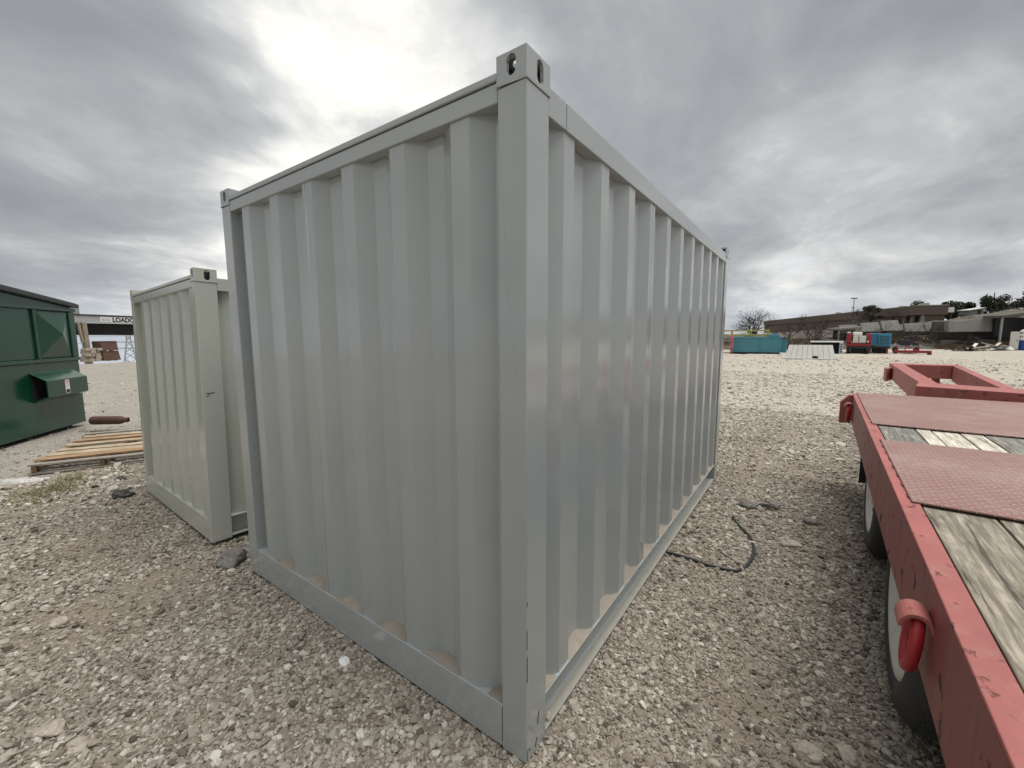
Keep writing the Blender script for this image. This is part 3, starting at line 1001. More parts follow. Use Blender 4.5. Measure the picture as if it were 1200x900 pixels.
# ------------------------------------------------------------------ single rocks that stand out
def rock(x, y, size, mat, label, flat=0.6, seed=0, z=None, stretch=1.25, rz=0.0):
    flat = max(flat, 0.62)
    bm = bmesh.new()
    bmesh.ops.create_icosphere(bm, subdivisions=3, radius=1.0)
    for v in bm.verts:
        p = v.co + Vector((seed * 5.3, seed * 2.1, seed))
        n = mnoise.noise(p * 0.9) * 0.55 + abs(mnoise.noise(p * 2.4)) * 0.32 + mnoise.noise(p * 6.5) * 0.09
        q = v.co * (1 + n)
        v.co = Vector((q.x * stretch, q.y, q.z * flat)) * size
    me = bpy.data.meshes.new('rock')
    bm.to_mesh(me); bm.free()
    me.materials.append(M[mat])
    o = bpy.data.objects.new('rock', me)
    o.location = (x, y, (ground_z(x, y) if z is None else z) + size * flat * 0.46)
    o.rotation_euler = (0, 0, rz)
    COL.objects.link(o)
    tag(o, label, 'rock', 'loose rocks lying on the gravel')
    return o
rock(-5.176, -0.129, 0.085, 'rock_dark', 'black jagged rock lying left of the foot of the sage container', 0.6, 1)
rock(-5.93, 0.0, 0.04, 'rock_dark', 'small black stone on the gravel in front of the wooden pallet', 0.5, 2)
rock(-2.70, -0.03, 0.080, 'rock_grey', 'grey rough rock beside the left bottom corner of the large container', 0.8, 3)
rock(0.419, 3.41, 0.062, 'rock_grey', 'left of two grey rocks side by side beyond the black hose', 0.75, 4)
rock(0.602, 3.513, 0.068, 'rock_grey', 'right of two grey rocks side by side beyond the black hose', 0.75, 5)
rock(0.93, 3.30, 0.05, 'rock_grey', 'grey rock on the ridge of earth near the rear trailer wheel', 0.5, 6)
rock(0.80, 2.72, 0.05, 'rock_tan', 'tan flat rock right of the black hose on the gravel', 0.4, 7)
rock(-1.094, -0.109, 0.026, 'rock_white', 'small white stone in front of the end of the large container', 0.5, 8)
rock(-1.80, -1.08, 0.040, 'rock_tan', 'pointed tan rock in the bottom left corner of the photo', 0.55, 9, rz=0.6)
rock(-1.60, -1.03, 0.032, 'rock_tan', 'low slab of stone right of the pointed tan rock at bottom left', 0.45, 10, rz=0.9)
rock(-2.777, -0.936, 0.036, 'rock_tan', 'low tan rock near the left edge of the photo on the gravel', 0.5, 11)
rock(0.927, 0.714, 0.036, 'rock_tan', 'angular tan rock at the bottom edge left of the trailer tyre', 0.75, 12)
rock(1.055, 0.80, 0.033, 'rock_tan', 'long tan rock nearest the front trailer tyre at the bottom edge', 0.6, 13, rz=1.9)
rock(0.26, 0.80, 0.020, 'rock_tan', 'pale yellowish pebble beside the long bottom rail of the large container', 0.6, 14)
rock(-0.024, 0.205, 0.019, 'rock_tan', 'tan pebble resting on the lower lip of the large container near its corner', 0.85, 15, z=0.022, stretch=1.1)

# ------------------------------------------------------------------ black hose on the gravel
pts = [(-0.03, 2.02), (0.05, 2.022), (0.181, 2.025), (0.30, 2.005), (0.419, 2.015), (0.49, 2.04), (0.535, 2.12), (0.56, 2.25), (0.562, 2.37),
       (0.555, 2.50), (0.535, 2.61), (0.49, 2.72), (0.436, 2.81), (0.385, 2.90), (0.344, 3.0), (0.325, 3.07)]
fine = []
for i in range(len(pts) - 1):
    for k in range(4):
        t = k / 4
        x = pts[i][0] * (1 - t) + pts[i + 1][0] * t
        y = pts[i][1] * (1 - t) + pts[i + 1][1] * t
        fine.append((x, y, ground_z(x, y) + 0.014 + 0.006 * mnoise.noise(Vector((x * 6, y * 6, 0)))))
hose = MB().tube(fine, 0.0115, 8).build('hose', 'cable', smooth=True)
tag(hose, 'thin black hose curling out from under the large container onto the gravel', 'hose')

# ------------------------------------------------------------------ green dumpster on the left
du = empty('dumpster', (-10.73, 0.48, 0.0), 'dark green steel dumpster with a sloping black lid at the left edge', 'dumpster')
ax, ay = Vector((0.785, -0.62, 0)), Vector((-0.62, -0.785, 0))
du.rotation_euler = (0, 0, math.atan2(-0.62, 0.785))
# local x runs along the visible side towards the left of the photo, local -y?? : the visible side faces local +y
LEN, DEP = 2.5, 1.9
mb = MB()
mb.box((0.0, -DEP, 0.06), (LEN, 0.0, 1.27)); side_low = mb.build('lower_body', 'green_paint', du, 0.012)
mb = MB()
mb.box((0.0, -DEP, 1.335), (LEN, -0.012, 2.185)); mb.build('upper_body', 'green_paint', du, 0.01)
MB().box((-0.012, -DEP - 0.012, 1.2705), (LEN, 0.028, 1.3345)).build('rib', 'green_paint', du, 0.012)
MB().box((0.93, -0.014, 1.336), (0.985, 0.022, 2.184)).build('rib', 'green_paint', du, 0.01)
MB().box((-0.01, -0.10, 1.336), (0.14, 0.012, 2.184)).build('rib', 'green_paint', du, 0.01)
# pressed four-sided boss
mb = MB()
a0, a1, z0, z1 = 0.15, 0.922, 1.345, 2.175
ap = (0.53, 0.125, 1.76)
mb.add([(a0, -0.012, z0), (a1, -0.012, z0), (a1, -0.012, z1), (a0, -0.012, z1), ap], [(0, 1, 4), (1, 2, 4), (2, 3, 4), (3, 0, 4)])
mb.build('pressed_panel', 'green_paint', du)
MB().box((-0.03, -DEP - 0.02, 2.186), (LEN, 0.03, 2.245)).build('rim', 'green_paint', du, 0.012)
mb = MB()
mb.prism([(0.04, 2.246), (LEN, 2.246), (LEN, 2.53), (0.04, 2.27)], -DEP + 0.03, -0.02, 'Y')
mb.build('lid_frame', 'green_paint', du)
mb = MB()
mb.prism([(-0.07, 2.262), (LEN, 2.545), (LEN, 2.625), (-0.07, 2.335)], -DEP - 0.04, 0.07, 'Y')
lid = mb.build('lid', 'black_lid', du, 0.012)
mb = MB()
mb.prism([(-0.04, 2.339), (LEN, 2.629), (LEN, 2.645), (-0.04, 2.353)], -DEP + 0.1, 0.03, 'Y')
mb.build('lid_seam', 'black_lid', lid)
MB().box((1.5, -0.12, 2.53), (1.58, -0.02, 2.60)).build('hinge', 'black_lid', du, 0.01)
# fork sleeve: open tube of five-sided section
mb = MB()
outer = [(0.0, 1.115), (0.22, 0.975), (0.22, 0.69), (0.0, 0.60)]
inner = [(0.0, 1.085), (0.20, 0.962), (0.20, 0.705), (0.0, 0.63)]
n = len(outer)
xs0, xs1 = 0.22, 1.2
vs = [(xs0, p[0], p[1]) for p in outer] + [(xs1, p[0], p[1]) for p in outer] + [(xs0, p[0], p[1]) for p in inner] + [(xs1, p[0], p[1]) for p in inner]
fs = []
for i in range(n - 1):
    fs += [(i, i + 1, n + i + 1, n + i), (2 * n + i + 1, 2 * n + i, 3 * n + i, 3 * n + i + 1), (i, 2 * n + i, 2 * n + i + 1, i + 1), (n + i, n + i + 1, 3 * n + i + 1, 3 * n + i)]
mb.add(vs, fs)
slv = mb.build('fork_sleeve', 'green_paint', du, 0.006)
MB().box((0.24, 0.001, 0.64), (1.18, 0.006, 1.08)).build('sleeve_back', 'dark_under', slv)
st = MB().box((0.70, 0.2205, 0.715), (0.80, 0.2235, 0.955)).build('sticker', 'sticker_white', du)
MB().box((0.708, 0.2238, 0.905), (0.792, 0.2246, 0.948)).build('sticker_header', 'sticker_pink', st)
mb = MB()
for k, zz in enumerate((0.885, 0.868, 0.851, 0.834, 0.817)):
    mb.box((0.715 + 0.006 * (k % 2), 0.2238, zz), (0.785 - 0.008 * (k % 3), 0.2244, zz + 0.008))
mb.build('sticker_lines', 'sticker_pink', st)
MB().box((0.708, 0.2238, 0.722), (0.792, 0.2246, 0.785)).build('sticker_footer', 'letter_black', st)
for yy in (-0.25, -DEP + 0.25):
    MB().box((0.1, yy - 0.08, -0.01), (LEN - 0.1, yy + 0.08, 0.059)).build('skid', 'dark_under', du)

# ------------------------------------------------------------------ wooden pallet, stacked askew
pal = empty('pallet', (-7.02, -0.64, 0.0), 'weathered wooden pallet lying between the dumpster and the sage container', 'pallet')
pal.rotation_euler = (0, R(0.6), math.atan2(0.91, 0.42))
BL = 1.75                      # board length (local x), depth runs along local +y
for xs in (0.03, 0.66, 1.28):
    MB().box((xs, 0.0, 0.022), (xs + 0.045, 2.05, 0.108), (0, 0, R(rng.uniform(-0.5, 0.5)))).build('stringer', 'stringer', pal, 0.003)
ylist = [0.0, 0.235, 0.445, 0.72, 1.06, 1.36, 1.63, 1.90]
wid = [0.10, 0.15, 0.20, 0.15, 0.13, 0.15, 0.13, 0.10]
mats = ['pallet_grey', 'pallet_orange', 'pallet_pale', 'pallet_pale', 'pallet_pale', 'pallet_orange', 'pallet_pale', 'pallet_grey']
for k, (yy, ww, mm) in enumerate(zip(ylist, wid, mats)):
    o = MB().box((0, 0, 0), (BL + rng.uniform(-0.05, 0.05), ww, 0.022)).build('board', mm, pal, 0.002)
    o.location = (rng.uniform(-0.03, 0.03), yy, 0.109 + rng.uniform(0, 0.004))
    o.rotation_euler = (R(rng.uniform(-1.2, 1.2)), R(rng.uniform(-0.4, 0.4)), R(rng.uniform(-0.9, 0.9)))
for yy in (0.0, 0.95, 1.9):
    o = MB().box((0, 0, 0), (BL, 0.11, 0.021)).build('board', 'pallet_grey', pal, 0.002)
    o.location = (0.0, yy, 0.0)

cyl = MB().lathe([(0.0, 0.0), (0.0, 0.055), (0.012, 0.072), (0.04, 0.08), (0.56, 0.08), (0.62, 0.072), (0.66, 0.05), (0.69, 0.047), (0.75, 0.047), (0.75, 0.032), (0.70, 0.030), (0.70, 0.0)], 24, 'X').build('steel_cylinder', 'rust', smooth=True)
cyl.scale = (0.80, 0.95, 0.95)
cyl.location = (-9.80, 0.40, 0.195)
cyl.rotation_euler = (0, R(1), math.atan2(0.62, 0.62))
tag(cyl, 'rusty brown steel cylinder lying on the far end of the wooden pallet', 'cylinder')

# crumpled white plastic and weeds beside the pallet
mb = MB()
vs, fs = [], []
nu, nv = 34, 10
for j in range(nv):
    for i in range(nu):
        u, v = i / (nu - 1), j / (nv - 1)
        x = -7.25 + 0.55 * u + 0.10 * (v - 0.5)
        y = -1.25 + 0.72 * u - 0.13 * (v - 0.5) + 0.05 * mnoise.noise(Vector((u * 6, 1, 0)))
        env = math.sin(math.pi * v) ** 0.6 * (0.35 + 0.65 * u) * math.sin(math.pi * min(1, 0.1 + u * 0.9)) ** 0.4
        h = env * (0.03 + 0.07 * abs(mnoise.noise(Vector((u * 9, v * 5, 2)))) + 0.05 * mnoise.noise(Vector((u * 22, v * 12, 4))))
        vs.append((x, y, ground_z(x, y) + h - 0.004))
for j in range(nv - 1):
    for i in range(nu - 1):
        a = j * nu + i
        fs.append((a, a + 1, a + nu + 1, a + nu))
o = mb.add(vs, fs).build('plastic_scrap', 'plastic')
tag(o, 'crumpled strip of white plastic on the ground at the left corner of the pallet', 'plastic scrap')
mb = MB()
for (cx_, cy_, sx_, sy_, cnt) in ((-6.15, -0.50, 0.30, 0.13, 900), (-6.0, -0.74, 0.36, 0.12, 650), (-6.45, -0.32, 0.20, 0.1, 400)):
    for _ in range(cnt):
        x, y = cx_ + rng.gauss(0, sx_ * 0.6), cy_ + rng.gauss(0, sy_ * 0.7)
        z = ground_z(x, y)
        h = rng.uniform(0.015, 0.06)
        a = rng.uniform(0, 6.28)
        lx, ly = math.cos(a) * h * 0.8, math.sin(a) * h * 0.8
        w = 0.004
        mb.add([(x - w * math.sin(a), y + w * math.cos(a), z), (x + w * math.sin(a), y - w * math.cos(a), z), (x + lx, y + ly, z + h)], [(0, 1, 2)])
o = mb.build('weeds', 'weed')
tag(o, kind='stuff')

# ------------------------------------------------------------------ red flatbed trailer on the right
ROT = -R(1.35)
tr = empty('flatbed_trailer', (1.125, -0.32, 0.0), 'worn red flatbed trailer with wooden deck planks and steel tread plates', 'trailer', ROT)
DZ = 1.05
DW = 2.25
VN, VF = -1.6, 5.11
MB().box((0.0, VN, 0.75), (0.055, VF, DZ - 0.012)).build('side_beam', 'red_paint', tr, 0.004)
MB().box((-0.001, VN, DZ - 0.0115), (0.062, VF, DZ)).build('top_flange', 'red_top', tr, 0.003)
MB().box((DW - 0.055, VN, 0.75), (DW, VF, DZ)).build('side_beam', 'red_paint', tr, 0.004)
MB().box((0.056, VF - 0.08, 0.78), (DW - 0.056, VF - 0.001, DZ - 0.004)).build('end_beam', 'red_paint', tr, 0.004)
for v in (-0.8, 0.3, 1.9, 2.6, 4.1):
    MB().box((0.056, v, 0.80), (DW - 0.056, v + 0.06, DZ - 0.06)).build('cross_member', 'dark_under', tr)
us = [0.066, 0.268, 0.348, 0.487, 0.60, 0.79, 0.98, 1.17, 1.36, 1.55, 1.74, 1.93, DW - 0.056]
pm_ = ['plank_grey', 'plank_grey', 'plank_pale', 'plank_pale', 'plank_grey', 'plank_dark', 'plank_grey', 'plank_grey', 'plank_dark', 'plank_grey', 'plank_grey', 'plank_grey']
far_ = ['plank_dark', 'plank_pale', 'plank_pale', 'plank_pale', 'plank_dark', 'plank_grey', 'plank_grey', 'plank_dark', 'plank_grey', 'plank_grey', 'plank_grey', 'plank_dark']
for k in range(len(us) - 1):
    for (va, vb, mm) in ((VN, 1.9, pm_[k]), (1.905, VF - 0.085, far_[k])):
        o = MB().box((us[k] + 0.004, va, 0), (us[k + 1] - 0.004, vb, 0.045)).build('deck_plank', mm, tr, 0.003)
        o.location = (0, 0, DZ - 0.052 + rng.uniform(-0.002, 0.003))
for (va, vb) in ((1.295, 2.52), (3.10, VF + 0.01)):
    o = MB().box((0.036, va, DZ + 0.0015), (DW - 0.03, vb, DZ + 0.009)).build('tread_plate', 'tread', tr, 0.0015)
# weld dashes along the plates
mb = MB()
for (va, vb) in ((1.35, 2.5), (3.15, 5.0)):
    v = va
    while v < vb:
        MB().tube([(0.035, v, DZ + 0.004), (0.035, v + 0.05, DZ + 0.004)], 0.004, 5).build('weld_bead', 'rust', tr)
        v += 0.16
# end plate sticking out past the beam at the far end
MB().prism([(-0.105, 0.725), (-0.002, 0.725), (-0.002, 1.04), (-0.03, 1.04), (-0.105, 0.955)], VF - 0.12, VF - 0.02, 'Y').build('end_plate', 'red_top', tr, 0.004)
# tie-down brackets and rings
def tie_down(v, zt, s=1.0):
    b = MB()
    n = 12
    vs, fs = [], []
    # half-round sleeve standing out from the web, its axis along the beam
    for i in range(n + 1):
        t = math.pi * i / n
        for (r, vv) in ((1.0, 0.0), (1.0, 0.085 * s), (0.74, 0.085 * s), (0.74, 0.0)):
            vs.append((-0.034 * s + 0.038 * s * r * math.cos(t), v + vv, zt - 0.045 * s + 0.045 * s * r * math.sin(t)))
    for i in range(n):
        for q in range(4):
            a, c = 4 * i + q, 4 * i + (q + 1) % 4
            fs.append((a, c, c + 4, a + 4))
    fs += [(0, 1, 2, 3), tuple(4 * n + q for q in (3, 2, 1, 0))]
    b.add(vs, fs)
    b.build('bracket', 'red_top', tr, 0.002, smooth=False)
    g = MB()
    pts = []
    m = 28
    for i in range(m):
        t = 2 * math.pi * i / m
        pts.append((-0.034 * s + 0.006 * s * math.sin(t), v + 0.045 * s + 0.046 * s * math.cos(t), zt - 0.098 * s + 0.078 * s * math.sin(t)))
    g.tube(pts, 0.0155 * s, 12, True)
    g.build('tie_ring', 'hook_red', tr, smooth=True)
tie_down(0.54, 0.975, 1.0)
tie_down(4.70, 0.985, 1.1)
# wheels
def wheel(u, v, r, w):
    t = MB()
    rr = 0.66 * r
    t.lathe([(0.02, rr), (0.0, rr + 0.02), (-0.002 + 0.0, rr + 0.06), (0.0, r * 0.86), (0.012, r * 0.94), (0.035, r * 0.985), (0.06, r), (w - 0.06, r), (w - 0.035, r * 0.985), (w - 0.012, r * 0.93), (w, r * 0.85), (w, rr + 0.03), (w - 0.02, rr)], 56, 'X', (u, v, r - 0.012))
    ty = t.build('tyre', 'rubber', tr, smooth=True)
    g = MB()
    for k in range(44):
        a = 2 * math.pi * k / 44
        for ww in (0.05, 0.14):
            c = Vector((u + ww, v + math.cos(a) * (r + 0.001), r - 0.012 + math.sin(a) * (r + 0.001)))
            g.bar(c, c + Vector((0.07, 0, 0)), 0.035, 0.012, (0, math.cos(a), math.sin(a)))
    tag(g.build('tread_block', 'rubber', ty), kind='stuff')
    q = MB()
    q.lathe([(0.010, rr + 0.012), (0.004, rr + 0.006), (0.006, rr - 0.012), (0.012, rr - 0.025), (0.030, rr * 0.86), (0.045, rr * 0.6), (0.05, rr * 0.42), (0.015, rr * 0.36), (0.01, rr * 0.30), (0.01, 0.0)], 48, 'X', (u, v, r - 0.012))
    rim = q.build('rim', 'wheel_white', tr, smooth=True)
    for k in range(8):
        h = MB()
        a = 2 * math.pi * k / 8
        c = (u + 0.045, v + math.cos(a) * rr * 0.5, r - 0.012 + math.sin(a) * rr * 0.5)
        h.lathe([(-0.02, 0.016), (0.012, 0.016), (0.012, 0.0)], 6, 'X', c)
        h.build('lug_nut', 'grey_steel', rim)
wheel(0.070, 1.60, 0.50, 0.24)
wheel(0.080, 3.35, 0.50, 0.24)
for v in (1.62, 3.35):
    MB().tube([(0.25, v, 0.49), (DW - 0.25, v, 0.49)], 0.06, 12).build('axle', 'dark_under', tr)
wheel(DW - 0.37, 1.62, 0.50, 0.24)
wheel(DW - 0.37, 3.35, 0.50, 0.24)
MB().box((0.09, 4.62, 0.17), (0.62, 4.635, 0.79)).build('mud_flap', 'black_rubber', tr)
# drawbar frame beyond the deck
def wpt(x, y, z):
    d = Vector((x - 1.125, y + 0.32, 0))
    c, s = math.cos(-ROT), math.sin(-ROT)
    return (d.x * c - d.y * s, d.x * s + d.y * c, z)
ZF = 1.13
def slab(name, a, b, c, d, z0, z1, mat='red_top'):
    q = [wpt(*p, 0) for p in (a, b, c, d)]
    return MB().prism([(p[0], p[1]) for p in q], z0, z1, 'Z').build(name, mat, tr, 0.004)
slab('drawbar_beam', (1.815, 5.19), (3.40, 4.67), (3.52, 5.02), (1.92, 5.72), ZF - 0.17, ZF)
slab('drawbar_beam', (1.925, 5.725), (2.08, 5.665), (2.30, 9.55), (2.135, 9.98), ZF - 0.27, ZF - 0.002)
slab('drawbar_beam', (2.53, 5.49), (2.63, 5.445), (3.10, 9.98), (2.95, 9.55), ZF - 0.27, ZF - 0.002)
slab('drawbar_beam', (2.305, 9.56), (2.945, 9.56), (3.09, 9.99), (2.14, 9.99), ZF - 0.25, ZF - 0.004)
slab('drawbar_bracket', (1.99, 9.0), (2.115, 9.35), (2.13, 9.6), (2.0, 9.4), ZF - 0.30, ZF - 0.06)
slab('drawbar_neck', (2.3, 4.5), (3.3, 4.45), (3.3, 4.98), (2.3, 5.02), 0.70, ZF - 0.19, 'red_paint')
slab('drawbar_leg', (2.40, 9.62), (2.50, 9.62), (2.50, 9.74), (2.40, 9.74), -0.02, ZF - 0.26, 'red_paint')
slab('drawbar_leg', (2.72, 9.62), (2.82, 9.62), (2.82, 9.74), (2.72, 9.74), -0.02, ZF - 0.26, 'red_paint')

# ------------------------------------------------------------------ far left: canopy with the loadout sign
lo = empty('loadout_canopy', (-41.1, 4.95, 0.0), 'grey loading canopy on a timber post, its sign in black letters', 'canopy')
A = Vector((-41.109, 4.95, 0)); B = Vector((-42.871, 8.639, 0))
d_ = (B - A).normalized()
lo.rotation_euler = (0, 0, math.atan2(d_.y, d_.x))
# local x runs to the right along the front; the front faces local -y
SX0, SX1 = -3.0, 9.0
MB().box((SX0, -0.10, 2.70), (SX1, 0.0, 3.20)).build('fascia', 'fascia', lo)
MB().box((SX0, -0.16, 3.203), (SX1, 5.0, 3.30)).build('roof', 'dark_steel', lo)
MB().box((SX0, 0.6, 1.82), (SX1, 0.8, 2.69)).build('soffit_beam', 'dark_under', lo)
MB().box((SX0, 4.6, 1.86), (SX1, 4.8, 2.69)).build('soffit_beam', 'dark_under', lo)
MB().box((SX0, 0.82, 2.60), (SX1, 4.58, 2.70)).build('ceiling', 'dark_under', lo)
po = MB().bar((0.55, -0.22, -0.3), (0.45, -0.22, 2.70), 0.26, 0.26, (0, 1, 0)).build('post', 'timber_post', lo)
MB().bar((0.29, -0.24, 1.3), (0.13, -0.24, 2.70), 0.14, 0.14, (0, 1, 0)).build('brace', 'timber_post', lo)
MB().box((0.74, 0.4, -0.6), (0.88, 0.54, 2.6)).build('post', 'white_paint', lo)
sg = MB().box((1.62, -0.125, 2.76), (SX1, -0.102, 3.17)).build('sign', 'sign_white', lo)
def text(body, size, loc, mat, parent, bold=False, rot=(R(90), 0, 0)):
    cu = bpy.data.curves.new('text', 'FONT')
    cu.body = body
    cu.size = size
    cu.extrude = 0.006
    if bold: cu.offset = size * 0.035
    tmp = bpy.data.objects.new('tmp', cu)
    COL.objects.link(tmp)
    bpy.context.view_layer.update()
    me = bpy.data.meshes.new_from_object(tmp.evaluated_get(bpy.context.evaluated_depsgraph_get()))
    bpy.data.objects.remove(tmp)
    me.materials.clear()
    me.materials.append(M[mat])
    o = bpy.data.objects.new('lettering', me)
    o.location = loc
    o.rotation_euler = rot
    o.parent = parent
    COL.objects.link(o)
    return o
text('LOADOUT', 0.44, (2.42, -0.132, 2.815), 'letter_black', sg, True)
text('BULK', 0.24, (1.72, -0.132, 2.86), 'letter_grey', sg)
# box on the roof
hv = MB().box((1.0, 1.5, 3.301), (1.5, 2.1, 3.80)).build('roof_unit', 'grey_steel', None)
hv.matrix_world = Matrix.Translation(lo.location) @ lo.rotation_euler.to_matrix().to_4x4()
tag(hv, 'small pale grey box standing on the roof of the loading canopy', 'roof unit')

def local_thing(name, u, v, label, cat, group=None):
    p = Matrix.Translation(lo.location) @ lo.rotation_euler.to_matrix().to_4x4() @ Vector((u, v, 0))
    e_ = empty(name, (p.x, p.y, 0), label, cat, 0, group)
    e_.rotation_euler = lo.rotation_euler
    return e_
# pile of pale stone blocks at the foot of the post
sp_ = local_thing('stone_stack', -0.25, -1.0, 'stack of pale tan stone blocks at the foot of the timber canopy post', 'stone blocks')
for lay in range(5):
    for k in range(3):
        o = MB().box((-0.16, -0.2, 0), (0.16, 0.2, 0.18)).build('stone_block', 'concrete_tan', sp_, 0.02)
        o.location = (k * 0.33 + rng.uniform(-0.04, 0.04) + 0.03 * lay, rng.uniform(-0.1, 0.1), lay * 0.185 - 0.02)
        o.rotation_euler = (0, 0, R(rng.uniform(-14, 14)))
# two rusty steel boxes, one on the other
for k, (z0, z1, lab, off) in enumerate(((-0.02, 0.66, 'lower rusty brown steel box standing under the loading canopy', 0.06), (0.70, 1.38, 'upper rusty brown steel box stacked on another under the canopy', 0.0))):
    rb = local_thing('steel_box', 0.98 + off, -0.8, lab, 'steel box', 'rusty steel boxes under the canopy')
    MB().prism([(0.02, 0), (1.12 + 0.05 * (1 - k), 0), (1.05, z1 - z0), (0.0, z1 - z0)], 0.0, 0.8, 'Y').build('shell', 'rust_plate', rb, 0.01).location = (0, 0, z0)
    for xx in (0.30, 0.75):
        MB().box((xx, -0.03, z0 - 0.035), (xx + 0.16, 0.6, z0 - 0.002)).build('foot', 'white_paint' if k else 'dark_under', rb)
    MB().box((0.03, -0.012, z1 - 0.07), (1.04, 0.0, z1 - 0.01)).build('lip', 'rust', rb)
# pale ribbed wall beyond the canopy
wl = local_thing('ribbed_wall', -2.6, 9.0, 'pale blue grey ribbed wall seen between the dumpster and the canopy post', 'wall')
MB().box((0, 0, -4.0), (4.95, 0.2, 1.40)).build('sheeting', 'pale_siding', wl)
for k in range(8):
    MB().box((0, -0.05, -1.1 + k * 0.33), (4.95, -0.001, -1.02 + k * 0.33)).build('rib', 'grey_steel', wl)
# lattice pylon and its wires, far beyond the crest
py = empty('pylon', (-123.9, 25.6, -7.0), 'white lattice power pylon standing far off beyond the loading canopy', 'pylon', R(75))
mb = MB()
H_, bw, tw = 10.5, 2.9, 0.7
def pw_(z): return bw + (tw - bw) * min(1, z / 8.0)
for sx in (-1, 1):
    for sy in (-1, 1):
        mb.tube([(sx * pw_(z) / 2, sy * pw_(z) / 2, z) for z in (0, 2.5, 5, 8, H_)], 0.10, 5)
for z0, z1 in ((0, 1.9), (1.9, 3.6), (3.6, 5.1), (5.1, 6.4), (6.4, 7.6), (7.6, 9.0), (9.0, H_)):
    for sy in (-1, 1):
        for sgn in (-1, 1):
            mb.tube([(sgn * pw_(z0) / 2, sy * pw_(z0) / 2, z0), (-sgn * pw_(z1) / 2, sy * pw_(z1) / 2, z1)], 0.06, 4)
            mb.tube([(sy * pw_(z0) / 2, sgn * pw_(z0) / 2, z0), (sy * pw_(z1) / 2, -sgn * pw_(z1) / 2, z1)], 0.06, 4)
mb.build('lattice', 'grey_steel', py)
mb = MB()
for z in (6.1, 7.5, 9.0):
    mb.bar((-1.9, 0, z), (1.9, 0, z), 0.14, 0.14)
mb.build('cross_arm', 'grey_steel', py)
for z in (5.95, 7.35, 8.85):
    for sx in (-1.8, 1.8):
        pts = [(sx - 45 * k / 8, 3.0 * k / 8, z - 0.5 * (k / 8) * (1 - k / 8)) for k in range(9)]
        MB().tube(pts, 0.02, 4).build('power_line', 'dark_steel', py)

# ------------------------------------------------------------------ far right: bank, old concrete works, yard equipment
YARD_RZ = R(35.48)                 # the far side of the yard runs square to this heading
YR, YF = Vector((math.cos(YARD_RZ), math.sin(YARD_RZ), 0)), Vector((-math.sin(YARD_RZ), math.cos(YARD_RZ), 0))
YO = Vector((0.824, -1.245, 0))
def yp(lat, fwd, z=0.0):
    p = YO + YR * lat + YF * fwd
    return Vector((p.x, p.y, z))
def yard_thing(name, lat, fwd, label, cat, z=0.0, group=None, turn=0.0, face=False):
    a = math.atan2(lat, fwd) if face else 0.0
    o = empty(name, yp(lat, fwd, z), label, cat, YARD_RZ + turn - a, group)
    if face:
        o.scale = (math.cos(a), 1, 1)
    return o

# bank of earth that closes the yard, with a plateau behind it
crest = [(-40, 0.3), (0, 0.6), (20, 1.0), (30, 1.5), (36, 2.0), (41, 2.3), (46, 2.7), (52, 3.1), (57, 3.7), (64, 4.8), (69, 5.2), (80, 6.0), (110, 7.5), (170, 8.0)]
def crest_z(l):
    for (a, za), (b, zb) in zip(crest, crest[1:]):
        if a <= l <= b:
            return za + (zb - za) * (l - a) / (b - a)
    return crest[-1][1]
mb = MB()
rows = [(45.0, -0.03), (46.2, 0.12), (48.0, 0.38), (50.5, 0.62), (53.0, 0.86), (55.5, 1.0), (62, 1.02), (80, 1.06), (110, 1.0), (150, 0.7), (200, 0.0), (201, -0.3)]
lats = np.linspace(-40, 170, 260)
vs, fs = [], []
for (fw, k) in rows:
    for l in lats:
        l = float(l)
        c = crest_z(l * 54.0 / max(54.0, fw)) * (1.0 if fw < 58 else 0.86)
        n = mnoise.noise(Vector((l * 0.35, fw * 0.35, 1.0))) * 0.5 + mnoise.noise(Vector((l * 1.3, fw * 1.1, 4.0))) * 0.25
        z = c * k + (n * 0.55 * (1 if 0.1 < k else 0.2) if k > -0.02 and k < 1.05 else 0)
        fo = 1.6 * mnoise.noise(Vector((l * 0.12, 0, 9.0))) if 0.1 < k < 1 else 0
        vs.append(yp(l, fw + fo, z))
n = len(lats)
for j in range(len(rows) - 1):
    for i in range(n - 1):
        a = j * n + i
        fs.append((a, a + 1, a + n + 1, a + n))
bank = mb.add(vs, fs).build('embankment', 'bank', smooth=True)
tag(bank, kind='structure')

# long brown building on the plateau, running away to the left
p0, p1 = yp(64.8, 67.5), yp(88.6, 148.0)
dd = (p1 - p0)
bd = empty('warehouse', (p0.x, p0.y, 0), 'long brown flat roofed building above the bank with dark windows at its end', 'building', math.atan2(dd.y, dd.x))
Lb = dd.length
MB().box((0, -3.5, 2.2), (Lb, -1.0, 4.60)).build('wall', 'brown_wall', bd)
MB().box((7.5, -0.99, 2.0), (Lb, -0.1, 4.60)).build('wall', 'brown_wall', bd)
MB().box((-0.3, -3.7, 4.602), (Lb, 0.2, 6.0)).build('parapet', 'brown_wall', bd)
MB().box((-0.35, -3.75, 6.002), (Lb, 0.25, 6.12)).build('coping', 'concrete_tan', bd)
for k in range(3):
    f_ = MB().box((0.5 + k * 2.3, -1.03, 3.2), (2.3 + k * 2.3, -0.98, 4.45)).build('window', 'glass_dark', bd)
    MB().box((0.5 + k * 2.3, -0.979, 3.1), (2.3 + k * 2.3, -0.90, 3.2)).build('sill', 'concrete_tan', f_)
for k in range(4):
    MB().box((0.02 + k * 2.3, -0.97, 2.0), (0.34 + k * 2.3, -0.6, 4.598)).build('column', 'concrete_tan', bd)
